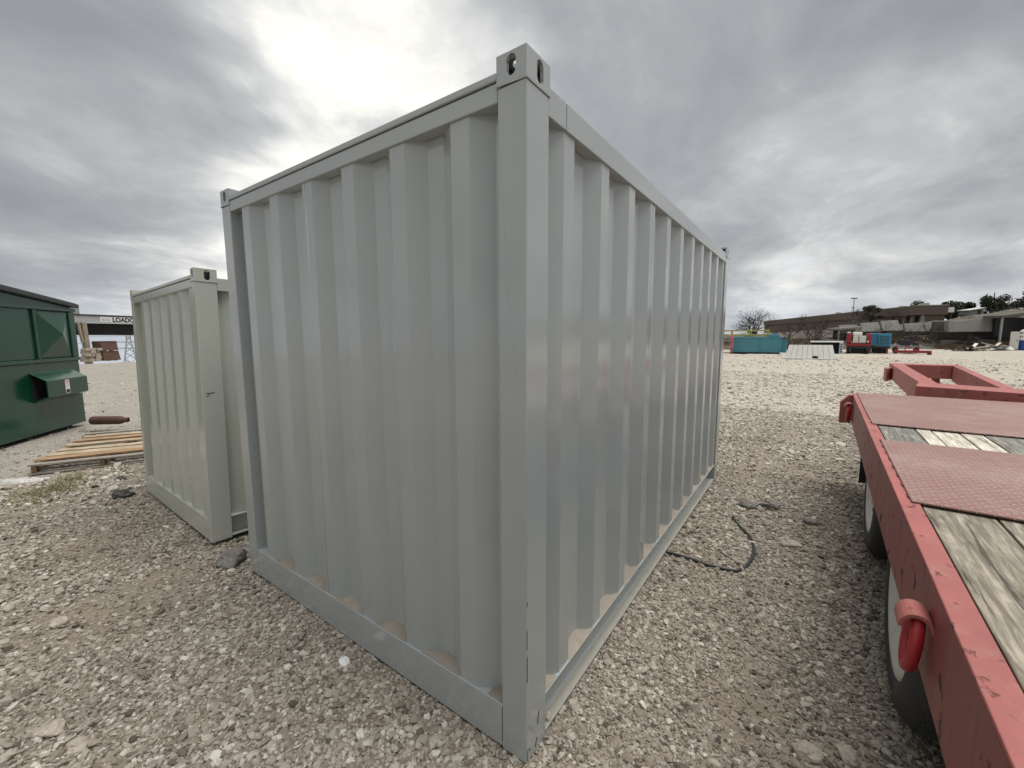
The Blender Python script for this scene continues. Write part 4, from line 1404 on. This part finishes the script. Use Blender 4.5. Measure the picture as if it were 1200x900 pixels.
for k, (u, h) in enumerate(((3.0, 0.5), (5.5, 0.35), (9.0, 0.4), (16.0, 0.3), (34.0, 0.5))):
    MB().box((u, -3, 6.12), (u + 0.9, -2.2, 6.12 + h)).build('roof_vent', 'grey_steel', bd)

# concrete remains in front of the bank
cw = yard_thing('concrete_wall', 47.6, 46.4, 'long weathered concrete wall with a dark recess below its leaning upper part', 'concrete wall')
mb = MB()
mb.prism([(0, 1.95), (10.2, 2.0), (10.2, 4.2), (5.8, 3.75), (0, 3.0)], 0.0, 0.5, 'Y')
up = mb.build('upper_wall', 'concrete', cw, 0.03)
up.rotation_euler = (R(-9), 0, 0)
up.location = (0, -0.9, -0.1)
MB().box((0.2, 1.3, -0.3), (10.1, 1.6, 3.0)).build('back_wall', 'concrete_dark', cw)
for k in range(5):
    h = (0.95, 0.8, 1.0, 0.85, 0.9)[k]
    MB().box((0.3 + k * 1.97, 0.2, -0.3), (2.2 + k * 1.97, 0.6, h)).build('lower_slab', 'concrete', cw, 0.03)
MB().box((0.0, -0.35, 1.78), (10.2, 1.28, 1.96)).build('ledge', 'concrete_dark', cw, 0.02)

sh = yard_thing('concrete_shelter', 51.6, 45.0, 'pale concrete canopy slab on one thin post in front of the long concrete wall', 'shelter')
rf = MB().prism([(-0.3, 3.25), (3.9, 3.75), (3.9, 4.03), (-0.3, 3.53)], -0.8, 1.0, 'Y').build('roof', 'concrete_dark', sh, 0.03)
MB().box((0.0, -0.6, 0.3), (0.14, -0.46, 3.27)).build('post', 'grey_steel', sh)
MB().box((0.7, 0.6, 1.3), (3.8, 0.8, 3.3)).build('back_wall', 'dark_under', sh)
MB().box((3.6, -0.6, 0.3), (3.85, 0.5, 3.6)).build('side_wall', 'concrete_dark', sh)

ap_ = yard_thing('concrete_apron', 39.0, 48.8, 'grey sloping concrete slabs on the bank above the red truck', 'concrete slabs')
for k, (x0, x1, zb, zt) in enumerate(((-1.2, 1.2, 1.75, 2.75), (1.25, 3.6, 1.9, 3.0), (3.65, 5.9, 2.0, 3.25), (6.3, 8.6, 1.9, 2.9), (8.7, 11.0, 1.9, 2.95))):
    o = MB().prism([(x0, 0), (x1, 0), (x1 - 0.15, zt - zb + 0.12), (x0 + 0.1, zt - zb)], 0, 0.25, 'Y').build('slab', 'concrete', ap_, 0.03)
    o.location = (0, -0.4, zb)
    o.rotation_euler = (R(-24), 0, 0)
MB().box((-1.0, 0.6, 0.2), (11.0, 1.0, 2.1)).build('footing', 'concrete_dark', ap_)
s2 = yard_thing('concrete_shelter', 37.2, 48.4, 'low concrete canopy over a dark opening behind the white board ramp', 'shelter')
MB().prism([(-0.1, 2.05), (2.5, 2.25), (2.5, 2.5), (-0.1, 2.3)], -0.7, 1.2, 'Y').build('roof', 'concrete', s2, 0.03)
MB().box((0.2, 0.3, 0.2), (2.3, 0.5, 2.06)).build('back_wall', 'dark_under', s2)
MB().box((2.3, -0.6, 0.2), (2.44, -0.46, 2.25)).build('post', 'concrete_tan', s2)
MB().box((-0.05, -0.6, 0.2), (0.09, -0.46, 2.06)).build('post', 'concrete_tan', s2)

# ---- trees
def leaf_tree(lat, fwd, zc, rx, rz, label, mat='leaf_dark', seed=0, n=4200, base=None):
    rg = random.Random(seed)
    zb = crest_z(lat * 54.0 / fwd) * 0.86 - 0.4 if base is None else base
    rz *= 1.45
    zc -= 0.25 * rz
    t = yard_thing('tree', lat, fwd, label, 'tree', zb, 'trees on the hill')
    tb = MB()
    tb.tube([(0, 0, 0), (0.1, 0, (zc - zb) * 0.5), (0.05, 0.1, zc - zb)], [0.22, 0.17, 0.08], 7)
    for k in range(6):
        a = rg.uniform(0, 6.28)
        tb.tube([(0.08, 0, (zc - zb) * 0.55), (math.cos(a) * rx * 0.4, math.sin(a) * rx * 0.4, zc - zb), (math.cos(a) * rx * 0.8, math.sin(a) * rx * 0.8, zc - zb + rz * 0.5)], [0.12, 0.07, 0.02], 5)
    tb.build('trunk', 'bark', t)
    lb = MB()
    clumps = []
    for k in range(22):
        a, e = rg.uniform(0, 6.28), rg.uniform(-1.1, 1.3)
        q = rg.uniform(0.35, 0.95)
        clumps.append((math.cos(a) * math.cos(e) * rx * q, math.sin(a) * math.cos(e) * rx * q, math.sin(e) * rz * q, rg.uniform(0.22, 0.42)))
    for _ in range(n):
        c = rg.choice(clumps)
        d = Vector((rg.gauss(0, 1), rg.gauss(0, 1), rg.gauss(0, 1))).normalized() * rg.random() ** 0.4
        p = Vector((c[0], c[1], c[2])) + Vector((d.x * rx, d.y * rx, d.z * rz)) * c[3]
        p.z += zc - zb
        s = rg.uniform(0.10, 0.22)
        u = Vector((rg.gauss(0, 1), rg.gauss(0, 1), rg.gauss(0, 1))).normalized()
        w = u.cross(Vector((rg.gauss(0, 1), rg.gauss(0, 1), rg.gauss(0, 1)))).normalized()
        lb.add([p - u * s, p + w * s * 0.6, p + u * s, p - w * s * 0.6], [(0, 1, 2, 3)])
    lb.build('crown', mat, t)
    return t
leaf_tree(69.5, 72, 5.6, 2.5, 1.3, 'dark green tree just right of the end of the long brown building', seed=1)
leaf_tree(64.5, 76, 5.5, 1.6, 0.9, 'small dark tree showing above the right end of the brown building roof', seed=2, n=2000)
leaf_tree(77.5, 75, 5.9, 1.9, 1.1, 'dark tree behind the white billboard on the hill', seed=3)
leaf_tree(80.9, 76, 6.1, 2.2, 1.0, 'low dark tree right of the white billboard on the hill', seed=4)
leaf_tree(73.5, 78, 5.1, 2.0, 0.8, 'low bush left of the white billboard on the hill', seed=5, n=2600)
leaf_tree(82.3, 72, 6.3, 2.6, 1.7, 'broad dark tree with a rounded top right of the hillside shed', seed=6, n=6500)
leaf_tree(86.8, 70, 6.8, 3.2, 2.1, 'tall brownish tree at the right edge on the hill', 'leaf_brown', seed=7, n=7000)
leaf_tree(93.0, 72, 7.3, 3.4, 2.4, 'dark tree beyond the right edge on the hill', seed=8, n=4500)

def bare_tree(lat, fwd, h, spread, label, seed, stems=4, depth=5, mat='bark', zb=0.0, r0=0.09):
    rg = random.Random(seed)
    t = yard_thing('bare_tree', lat, fwd, label, 'bare tree', zb, 'leafless trees along the bank')
    trunk, twigs = MB(), MB()
    def grow(p, d, l, r, k):
        q = p + d * l * 0.5 + Vector((rg.gauss(0, 1), rg.gauss(0, 1), rg.gauss(0, 0.5))) * l * 0.06
        e = p + d * l
        (trunk if k >= depth - 1 else twigs).tube([p, q, e], [r, r * 0.85, r * 0.68], 5 if k >= depth - 1 else 3)
        if k <= 0: return
        m = rg.choice((2, 3, 3))
        for _ in range(m):
            nd = (d + Vector((rg.gauss(0, 1) * spread, rg.gauss(0, 1) * spread, rg.gauss(0.12, 0.35)))).normalized()
            grow(e if rg.random() < 0.7 else q, nd, l * rg.uniform(0.6, 0.86), r * 0.62, k - 1)
    for s in range(stems):
        a = rg.uniform(0, 6.28)
        d = Vector((math.cos(a) * spread * 0.7, math.sin(a) * spread * 0.7, 1)).normalized()
        grow(Vector((rg.uniform(-.15, .15), rg.uniform(-.15, .15), 0)), d, h * 0.30, r0, depth)
    trunk.build('trunk', mat, t)
    twigs.build('branches', mat, t)
    return t
bare_tree(33.4, 58, 5.0, 0.62, 'wide leafless thicket tree behind the teal tank', 3, 7, 5, zb=0.9)
bare_tree(32.8, 46.0, 3.2, 0.50, 'dark leafless tree behind the white board ramp', 5, 3, 5, zb=0.0, r0=0.08)
bare_tree(31.0, 47.5, 2.9, 0.5, 'small leafless tree right of the teal tank', 6, 3, 4, zb=0.3, r0=0.05)
bare_tree(39.6, 50.0, 4.2, 0.45, 'thin leafless tree beside the light mast', 8, 2, 5, 'bark_pale', zb=0.5, r0=0.06)
bare_tree(43.6, 49.0, 3.0, 0.5, 'leafless shrub on the bank above the blue machine', 9, 3, 4, zb=0.6, r0=0.05)
bare_tree(48.2, 48.0, 2.6, 0.5, 'leafless shrub on the bank above the dark engine', 12, 3, 4, zb=0.5, r0=0.05)
bare_tree(59.6, 48.0, 4.2, 0.5, 'leafless tree behind the white cabinet at the right edge', 10, 3, 5, zb=0.3, r0=0.07)

for k, (l, f, h, where) in enumerate(((27.0, 48.0, 2.2, 'behind the middle of the teal tank'), (29.2, 47.5, 2.4, 'behind the right end of the teal tank'), (35.0, 48.5, 2.6, 'behind the white topped rack'),
                              (37.0, 47.0, 2.4, 'just left of the red truck'), (41.5, 47.2, 2.2, 'behind the blue machine'), (44.8, 47.0, 2.6, 'behind the dark engine on its trolley'),
                              (46.6, 46.6, 2.2, 'just right of the dark engine'), (49.6, 45.6, 1.9, 'behind the left end of the debris pile'), (53.2, 44.8, 2.1, 'between the debris pile and the white cabinet'), (55.6, 45.6, 2.3, 'behind the blue drum'))):
    bare_tree(l, f, h, 0.62, 'brown leafless shrub ' + where, 30 + k, 5, 4, zb=max(0.0, crest_z(l) * min(0.5, (f - 45.2) * 0.13)), r0=0.035)
bare_tree(44.5, 53.5, 3.6, 0.5, 'thin leafless tree on the bank left of the dark windows of the brown building', 51, 3, 5, zb=2.0, r0=0.05)
bare_tree(50.5, 55.0, 3.0, 0.5, 'thin leafless tree on the bank below the dark windows of the brown building', 52, 3, 5, zb=2.3, r0=0.05)
bare_tree(40.8, 55.0, 3.4, 0.55, 'thin leafless tree on the bank right of the light mast', 53, 3, 5, zb=1.8, r0=0.05)
bare_tree(36.5, 54.0, 3.2, 0.55, 'thin leafless tree on the bank behind the low concrete canopy', 54, 3, 5, zb=1.4, r0=0.05)
# brush at the foot of the bank
mb = MB()
for (l0, l1, f0, f1, n, h) in ((50.5, 56.5, 43.2, 45.6, 3200, 0.9), (46, 52, 44.4, 45.9, 1800, 0.5), (24, 40, 46.8, 49.5, 3000, 0.6), (57, 75, 45.5, 49.0, 2600, 1.1), (40, 47, 47.0, 49.0, 1500, 0.7)):
    for _ in range(n):
        l, f = rng.uniform(l0, l1), rng.uniform(f0, f1)
        zb = crest_z(l) * max(0.0, min(0.5, (f - 45.2) * 0.11))
        p = yp(l, f, zb)
        a = rng.uniform(0, 6.28)
        hh = h * rng.uniform(0.3, 1.0)
        w = 0.02
        mb.add([p + Vector((-w, w, 0)), p + Vector((w, -w, 0)), p + Vector((math.cos(a) * hh * 0.5, math.sin(a) * hh * 0.5, hh))], [(0, 1, 2)])
o = mb.build('brush', 'brush')
tag(o, kind='stuff')

# ---- poles, mast, billboard, shed
ms = yard_thing('light_mast', 46.8, 58, 'tall thin light mast with a short cross arm behind the red truck', 'light mast', 1.5)
MB().tube([(0, 0, 0), (0, 0, 4.9)], [0.06, 0.035], 8).build('pole', 'dark_steel', ms)
MB().box((-0.42, -0.08, 4.9), (0.42, 0.08, 5.02)).build('lamp_head', 'dark_steel', ms)
MB().box((-0.12, -0.05, 3.6), (0.12, 0.05, 3.75)).build('junction_box', 'grey_steel', ms)
for (l, h, lab, arm) in ((89.5, 9.0, 'left thin pole above the rounded tree on the hill', 0), (90.9, 9.2, 'second thin pole above the rounded tree on the hill', 0), (96.7, 10.6, 'tallest utility pole on the hill at the right edge', 1), (97.3, 9.8, 'shorter utility pole with a cross arm at the right edge', 2)):
    p_ = yard_thing('utility_pole', l, 80, lab, 'utility pole', 5.0, 'poles on the hill')
    MB().tube([(0, 0, 0), (0, 0, h - 5.0)], [0.1, 0.07], 8).build('pole', 'dark_steel', p_)
    if arm:
        MB().box((-0.55, -0.06, h - 5.6), (0.55, 0.06, h - 5.5)).build('cross_arm', 'dark_steel', p_)
bb = yard_thing('billboard', 72.3, 70, 'blank white billboard standing between the trees on the hill', 'billboard', 4.8)
MB().box((-0.85, -0.05, 0.3), (0.85, 0.05, 1.15)).build('panel', 'white_paint', bb)
for xx in (-0.6, 0.6):
    MB().box((xx - 0.05, 0.06, -0.5), (xx + 0.05, 0.14, 1.1)).build('leg', 'dark_steel', bb)
sd_ = yard_thing('hill_shed', 76.0, 70, 'small grey shed with a pale sloping roof among the trees on the hill', 'shed', 4.6)
MB().prism([(-1.2, 0), (1.2, 0), (1.2, 1.1), (-1.2, 0.75)], -0.8, 0.8, 'Y').build('wall', 'concrete', sd_)
MB().prism([(-1.35, 0.735), (1.35, 1.13), (1.35, 1.22), (-1.35, 0.825)], -0.95, 0.95, 'Y').build('roof', 'panel_white', sd_)
MB().box((0.2, -0.82, 0.1), (0.8, -0.8, 0.8)).build('door', 'dark_under', sd_)

# ---- teal tank with a yellow handrail
tk = yard_thing('steel_tank', 19.4, 37, 'long teal steel tank with ribs in front of the bare thicket', 'tank', face=True)
MB().prism([(0.05, 0.12), (4.15, 0.12), (4.2, 1.36), (0.0, 1.36)], 0.0, 2.2, 'Y').build('body', 'teal', tk, 0.03)
MB().box((-0.05, -0.05, 1.362), (4.25, 2.25, 1.44)).build('rim', 'teal', tk, 0.015)
MB().box((3.2, 0.2, 1.442), (4.0, 1.6, 1.66)).build('hatch', 'teal', tk, 0.04)
for xx in (0.55, 2.4, 4.05):
    MB().box((xx, -0.04, 0.14), (xx + 0.09, -0.001, 1.36)).build('rib', 'teal', tk)
MB().box((0.1, 0.1, -0.05), (4.1, 2.0, 0.118)).build('skid', 'dark_under', tk)
hr = yard_thing('handrail', 18.9, 39.4, 'yellow steel handrail along the back of the teal tank', 'handrail', face=True)
for z in (1.62, 2.0):
    MB().bar((0, 0, z), (5.0, 0, z), 0.08, 0.13).build('rail', 'yellow', hr)
for xx in (0.06, 1.7, 3.3, 4.85):
    MB().box((xx - 0.09, 0.045, -0.02), (xx + 0.09, 0.14, 2.08)).build('post', 'yellow', hr)
MB().box((0.0, 0.13, 1.2), (5.0, 1.1, 1.28)).build('walkway', 'dark_steel', hr)
pk = yard_thing('pump_stand', 19.05, 36.6, 'pink red valve stand at the left end of the teal tank', 'valve stand', face=True)
MB().box((0.08, 0.08, -0.02), (0.20, 0.20, 1.1)).build('post', 'pink', pk)
MB().lathe([(1.05, 0.0), (1.05, 0.13), (1.35, 0.15), (1.6, 0.09), (1.62, 0.0)], 12, 'Z', (0.14, 0.14, 0.0)).build('valve_body', 'pink', pk)
MB().box((0.0, 0.0, 0.45), (0.28, 0.28, 0.9)).build('valve_block', 'pink', pk, 0.03)
MB().box((0.02, 0.02, -0.02), (0.26, 0.26, 0.1)).build('foot', 'truck_red', pk)
bp = yard_thing('scrap_box', 23.9, 38, 'tall rusty brown steel box right of the teal tank', 'steel box', face=True)
MB().box((0, 0, -0.02), (0.42, 0.5, 1.5)).build('shell', 'rust_plate', bp, 0.02)
MB().box((-0.10, -0.05, -0.02), (-0.01, 0.05, 1.9)).build('post', 'dark_steel', bp)
MB().box((0.05, -0.02, 1.0), (0.36, -0.001, 1.4)).build('hatch', 'rust', bp)
mo = yard_thing('skip_bin', 24.5, 38.6, 'small teal bin between the rusty box and the white board ramp', 'bin', face=True)
MB().prism([(0, 0), (0.8, 0), (0.9, 1.25), (0, 1.25)], 0, 0.9, 'Y').build('body', 'teal', mo, 0.03)
MB().box((-0.03, -0.03, 1.252), (0.93, 0.93, 1.33)).build('lip', 'dark_steel', mo)

# ---- white ramp of vertical boards
rp = yard_thing('board_ramp', 18.95, 29.0, 'white ramp of vertical boards leaning back on the far gravel', 'ramp', face=True)
NB = 9
for k in range(NB):
    b0, b1 = 3.36 * k / NB, 3.36 * (k + 1) / NB - 0.018
    t0, t1 = 0.24 + 2.9 * k / NB, 0.24 + 2.9 * (k + 1) / NB - 0.016
    holes = 0.12 if k == 5 else 0.0
    o = MB().prism([(b0, holes + 0.06), (b1, holes + 0.06), (t1, 1.04), (t0, 1.04)], 0, 0.05, 'Y').build('board', 'panel_white', rp, 0.006)
    o.rotation_euler = (R(-24), 0, 0)
MB().box((-0.03, -0.10, -0.02), (3.40, 0.04, 0.055)).build('foot_rail', 'panel_white', rp, 0.01)
MB().box((0.1, 0.5, -0.02), (3.2, 0.62, 0.86)).build('brace', 'dark_under', rp)
MB().box((1.9, -0.03, 0.12), (2.15, 0.09, 0.22)).build('slot', 'dark_under', rp)

# ---- white topped steel frame
fr = yard_thing('storage_rack', 25.75, 36.2, 'open steel frame with a white flat top between the ramp and the red truck', 'frame', face=True)
MB().box((0, 0, 0.96), (2.78, 1.6, 1.06)).build('top', 'white_paint', fr, 0.01)
MB().box((2.48, 0.0, -0.02), (2.76, 1.5, 0.958)).build('side_panel', 'pale_siding', fr, 0.01)
for k in range(4):
    MB().box((2.54, -0.012, 0.12 + 0.2 * k), (2.70, -0.001, 0.24 + 0.2 * k)).build('slot', 'dark_steel', fr)
MB().box((0.05, 1.0, -0.02), (2.47, 1.4, 0.958)).build('back_panel', 'dark_under', fr)
MB().box((0.0, 0.02, -0.02), (0.10, 0.12, 0.958)).build('leg', 'dark_steel', fr)

# ---- red truck seen from its end
tk2 = yard_thing('truck', 28.7, 36.0, 'red truck with two white boxes on its back parked before the bank', 'truck', face=True)
MB().box((0.05, 0.0, 0.45), (2.05, 4.5, 0.62)).build('chassis', 'dark_steel', tk2, 0.02)
MB().box((0.0, 0.05, 0.63), (2.1, 4.0, 0.88)).build('bed', 'truck_red', tk2, 0.03)
MB().box((0.0, 0.0, 0.881), (0.42, 3.9, 1.72)).build('side_locker', 'truck_red', tk2, 0.05)
MB().box((1.72, 0.0, 0.881), (2.1, 3.9, 1.68)).build('side_locker', 'truck_red', tk2, 0.05)
MB().box((0.55, -0.02, 0.93), (1.0, 1.2, 1.5)).build('white_box', 'panel_white', tk2, 0.03)
MB().box((1.07, -0.02, 0.93), (1.64, 1.2, 1.5)).build('white_box', 'panel_white', tk2, 0.03)
MB().box((0.5, 0.3, 1.52), (1.3, 2.2, 1.82)).build('cab_roof', 'white_paint', tk2, 0.06)
MB().box((0.02, 0.3, 1.722), (0.32, 1.2, 1.84)).build('beacon_box', 'white_paint', tk2, 0.04)
MB().box((0.45, 0.35, 0.02), (1.6, 3.9, 0.449)).build('underframe', 'dark_under', tk2, 0.05)
MB().box((0.1, -0.14, 0.64), (2.0, -0.003, 0.78)).build('bumper', 'truck_red', tk2, 0.02)
for xx in (1.8,):
    MB().lathe([(-0.06, 0.0), (-0.06, 0.07), (0.0, 0.08)], 10, 'Y', (xx, -0.03, 1.02)).build('headlight', 'white_paint', tk2)
for xx in (0.05, 1.65):
    for yy in (0.7, 3.4):
        MB().lathe([(0, 0.0), (0, 0.36), (0.05, 0.42), (0.31, 0.42), (0.36, 0.36), (0.36, 0.0)], 20, 'X', (xx, yy, 0.40)).build('wheel', 'rubber', tk2)

# ---- blue machine on a red skid
bm_ = yard_thing('compressor', 30.9, 36.4, 'blue engine driven machine with a square louvred housing right of the red truck', 'machine', face=True)
MB().box((0.82, 0, 0.62), (1.95, 1.6, 1.68)).build('housing', 'machine_blue', bm_, 0.04)
MB().lathe([(0, 0.0), (0, 0.42), (0.06, 0.5), (0.9, 0.5), (0.96, 0.42), (0.96, 0.0)], 24, 'Y', (0.42, 0.1, 1.10)).build('drum', 'machine_blue', bm_, smooth=False)
MB().box((0.05, 0.1, 1.45), (0.95, 1.3, 1.72)).build('top_box', 'machine_blue', bm_, 0.04)
gr = MB().box((1.0, -0.02, 0.75), (1.78, -0.001, 1.45)).build('grille', 'dark_steel', bm_)
for k in range(6):
    MB().box((1.02, -0.035, 0.78 + 0.11 * k), (1.76, -0.021, 0.84 + 0.11 * k)).build('louvre', 'machine_blue', gr)
MB().box((0.1, 0.1, 0.44), (1.9, 1.5, 0.618)).build('base', 'dark_steel', bm_)
MB().box((0.36, 0.3, -0.02), (1.58, 1.35, 0.437)).build('fuel_tank', 'dark_under', bm_, 0.04)
for xx in (0.15, 1.6):
    MB().box((xx, 0.2, -0.02), (xx + 0.18, 1.4, 0.438)).build('leg', 'truck_red', bm_)
MB().tube([(0.5, 0.8, 1.7), (0.5, 0.8, 1.95)], 0.05, 8).build('exhaust', 'dark_steel', bm_)
sk = yard_thing('skid_frame', 32.3, 35.4, 'low dark red steel skid frame in front of the blue machine', 'skid', face=True)
for yy in (0.0, 1.1):
    MB().box((0, yy, 0.08), (3.1, yy + 0.1, 0.26)).build('runner', 'truck_red', sk, 0.01)
for k in range(5):
    MB().box((0.1 + 0.7 * k, 0.101, 0.1), (0.2 + 0.7 * k, 1.099, 0.24)).build('cross_bar', 'truck_red', sk)
for xx in (0.15, 0.9, 2.0):
    MB().box((xx, -0.02, 0.261), (xx + 0.08, 0.08, 0.72)).build('upright', 'truck_red', sk)
MB().bar((0.9, 0.03, 0.7), (2.0, 0.03, 0.3), 0.06, 0.08).build('brace', 'truck_red', sk)
for xx in (0.0, 2.8):
    MB().box((xx, -0.1, -0.03), (xx + 0.3, 1.3, 0.078)).build('timber', 'dark_under', sk)
en = yard_thing('engine', 33.4, 36.6, 'dark dismantled engine on a grey flat trolley near the bank', 'engine', face=True)
MB().box((-0.1, 0, 0.55), (2.3, 1.3, 0.64)).build('trolley_bed', 'grey_steel', en, 0.01)
for xx in (0.1, 1.9):
    MB().lathe([(0, 0), (0, 0.27), (0.16, 0.27), (0.16, 0)], 16, 'Y', (xx, 0.05, 0.27)).build('wheel', 'rubber', en)
MB().box((0.5, 0.2, 0.641), (1.4, 1.0, 1.15)).build('block', 'dark_steel', en, 0.06)
MB().lathe([(0, 0), (0, 0.25), (0.7, 0.25), (0.7, 0)], 16, 'Y', (0.42, 0.15, 0.95)).build('flywheel', 'dark_steel', en)
MB().lathe([(0, 0), (0, 0.21), (0.6, 0.21), (0.6, 0)], 14, 'Y', (1.35, 0.15, 0.98)).build('pulley', 'dark_steel', en)
MB().box((0.75, 0.3, 1.151), (1.15, 0.8, 1.42)).build('filter', 'dark_steel', en, 0.05)
MB().tube([(1.25, 0.5, 1.1), (1.3, 0.5, 1.45), (1.7, 0.5, 1.42)], 0.05, 8).build('pipe', 'dark_steel', en)
MB().box((1.55, 0.2, 0.641), (2.1, 0.9, 0.98)).build('gearbox', 'dark_steel', en, 0.05)
MB().box((0.0, 0.2, 0.641), (0.3, 0.7, 0.80)).build('battery', 'panel_white', en, 0.02)

# ---- pile of scrap timber, white cabinet, blue drum with white bags
dp_ = yard_thing('debris_pile', 42.4, 40.0, 'heap of pale broken boards and dark scrap at the foot of the bank', 'debris pile')
for k in range(34):
    l = rng.uniform(0.8, 2.2)
    x = rng.uniform(0.0, 4.8)
    hmax = 0.15 + 0.55 * math.exp(-((x - 3.2) / 1.4) ** 2)
    o = MB().box((-l / 2, -0.09, -0.02), (l / 2, 0.09 + rng.uniform(0, 0.1), 0.025)).build('scrap_board', rng.choice(['plank_pale', 'plank_grey', 'plank_dark', 'panel_white', 'dark_steel', 'rust_plate', 'dark_under']), dp_)
    o.location = (x, rng.uniform(-0.6, 0.9), rng.uniform(0.04, hmax))
    o.rotation_euler = (R(rng.uniform(-20, 20)), R(rng.uniform(-22, 24)), R(rng.uniform(-40, 40)))
cb = yard_thing('cabinet', 47.7, 40.2, 'pale white upright cabinet beside the blue drum at the right edge', 'cabinet', face=True)
MB().box((0, 0, 0.12), (0.88, 0.8, 1.80)).build('body', 'panel_white', cb, 0.02)
MB().box((0.06, -0.02, 0.2), (0.82, -0.001, 1.55)).build('door', 'panel_white', cb, 0.008)
MB().box((0.06, -0.015, 1.60), (0.82, -0.001, 1.74)).build('drawer', 'panel_white', cb, 0.006)
MB().box((0.72, -0.05, 0.85), (0.76, -0.021, 1.05)).build('handle', 'dark_steel', cb)
MB().box((0.05, 0.05, -0.02), (0.83, 0.75, 0.118)).build('plinth', 'dark_under', cb)
for (x, y, lab, m_) in ((45.9, 39.4, 'dark blue scrap bag at the left foot of the white cabinet', 'dark_steel'), (46.8, 39.5, 'pale crumpled bag in front of the white cabinet', 'panel_white')):
    g = MB()
    g.lathe([(0, 0.0), (0.0, 0.34), (0.12, 0.42), (0.28, 0.33), (0.38, 0.16), (0.42, 0.0)], 12, 'Z')
    o = g.build('scrap_bag', m_, smooth=True)
    o.location = yp(x, y, -0.03)
    for v in o.data.vertices:
        v.co *= 1 + 0.35 * mnoise.noise(v.co * 3.1 + Vector((x, 0, 0)))
    tag(o, lab, 'bag', 'bags by the cabinet')
dr = yard_thing('drum', 49.15, 40.3, 'blue drum at the right edge with white bags stacked on it', 'drum')
MB().lathe([(0, 0), (0, 0.42), (0.02, 0.44), (0.28, 0.44), (0.30, 0.46), (0.32, 0.44), (0.60, 0.44), (0.62, 0.46), (0.64, 0.44), (0.90, 0.44), (0.92, 0.42), (0.92, 0)], 24, 'Z').build('shell', 'barrel_blue', dr)
for k, zz in enumerate((0.92, 1.28, 1.64)):
    g = MB()
    g.lathe([(0, 0.0), (0.02, 0.24), (0.14, 0.38), (0.26, 0.36), (0.36, 0.2), (0.39, 0.0)], 14, 'Z')
    o = g.build('white_bag', 'white_paint', smooth=True)
    o.location = yp(49.1 + 0.05 * k, 40.25, zz)
    tag(o, ('lowest', 'middle', 'topmost')[k] + ' of three white bags stacked on the blue drum', 'bag', 'white bags on the blue drum')
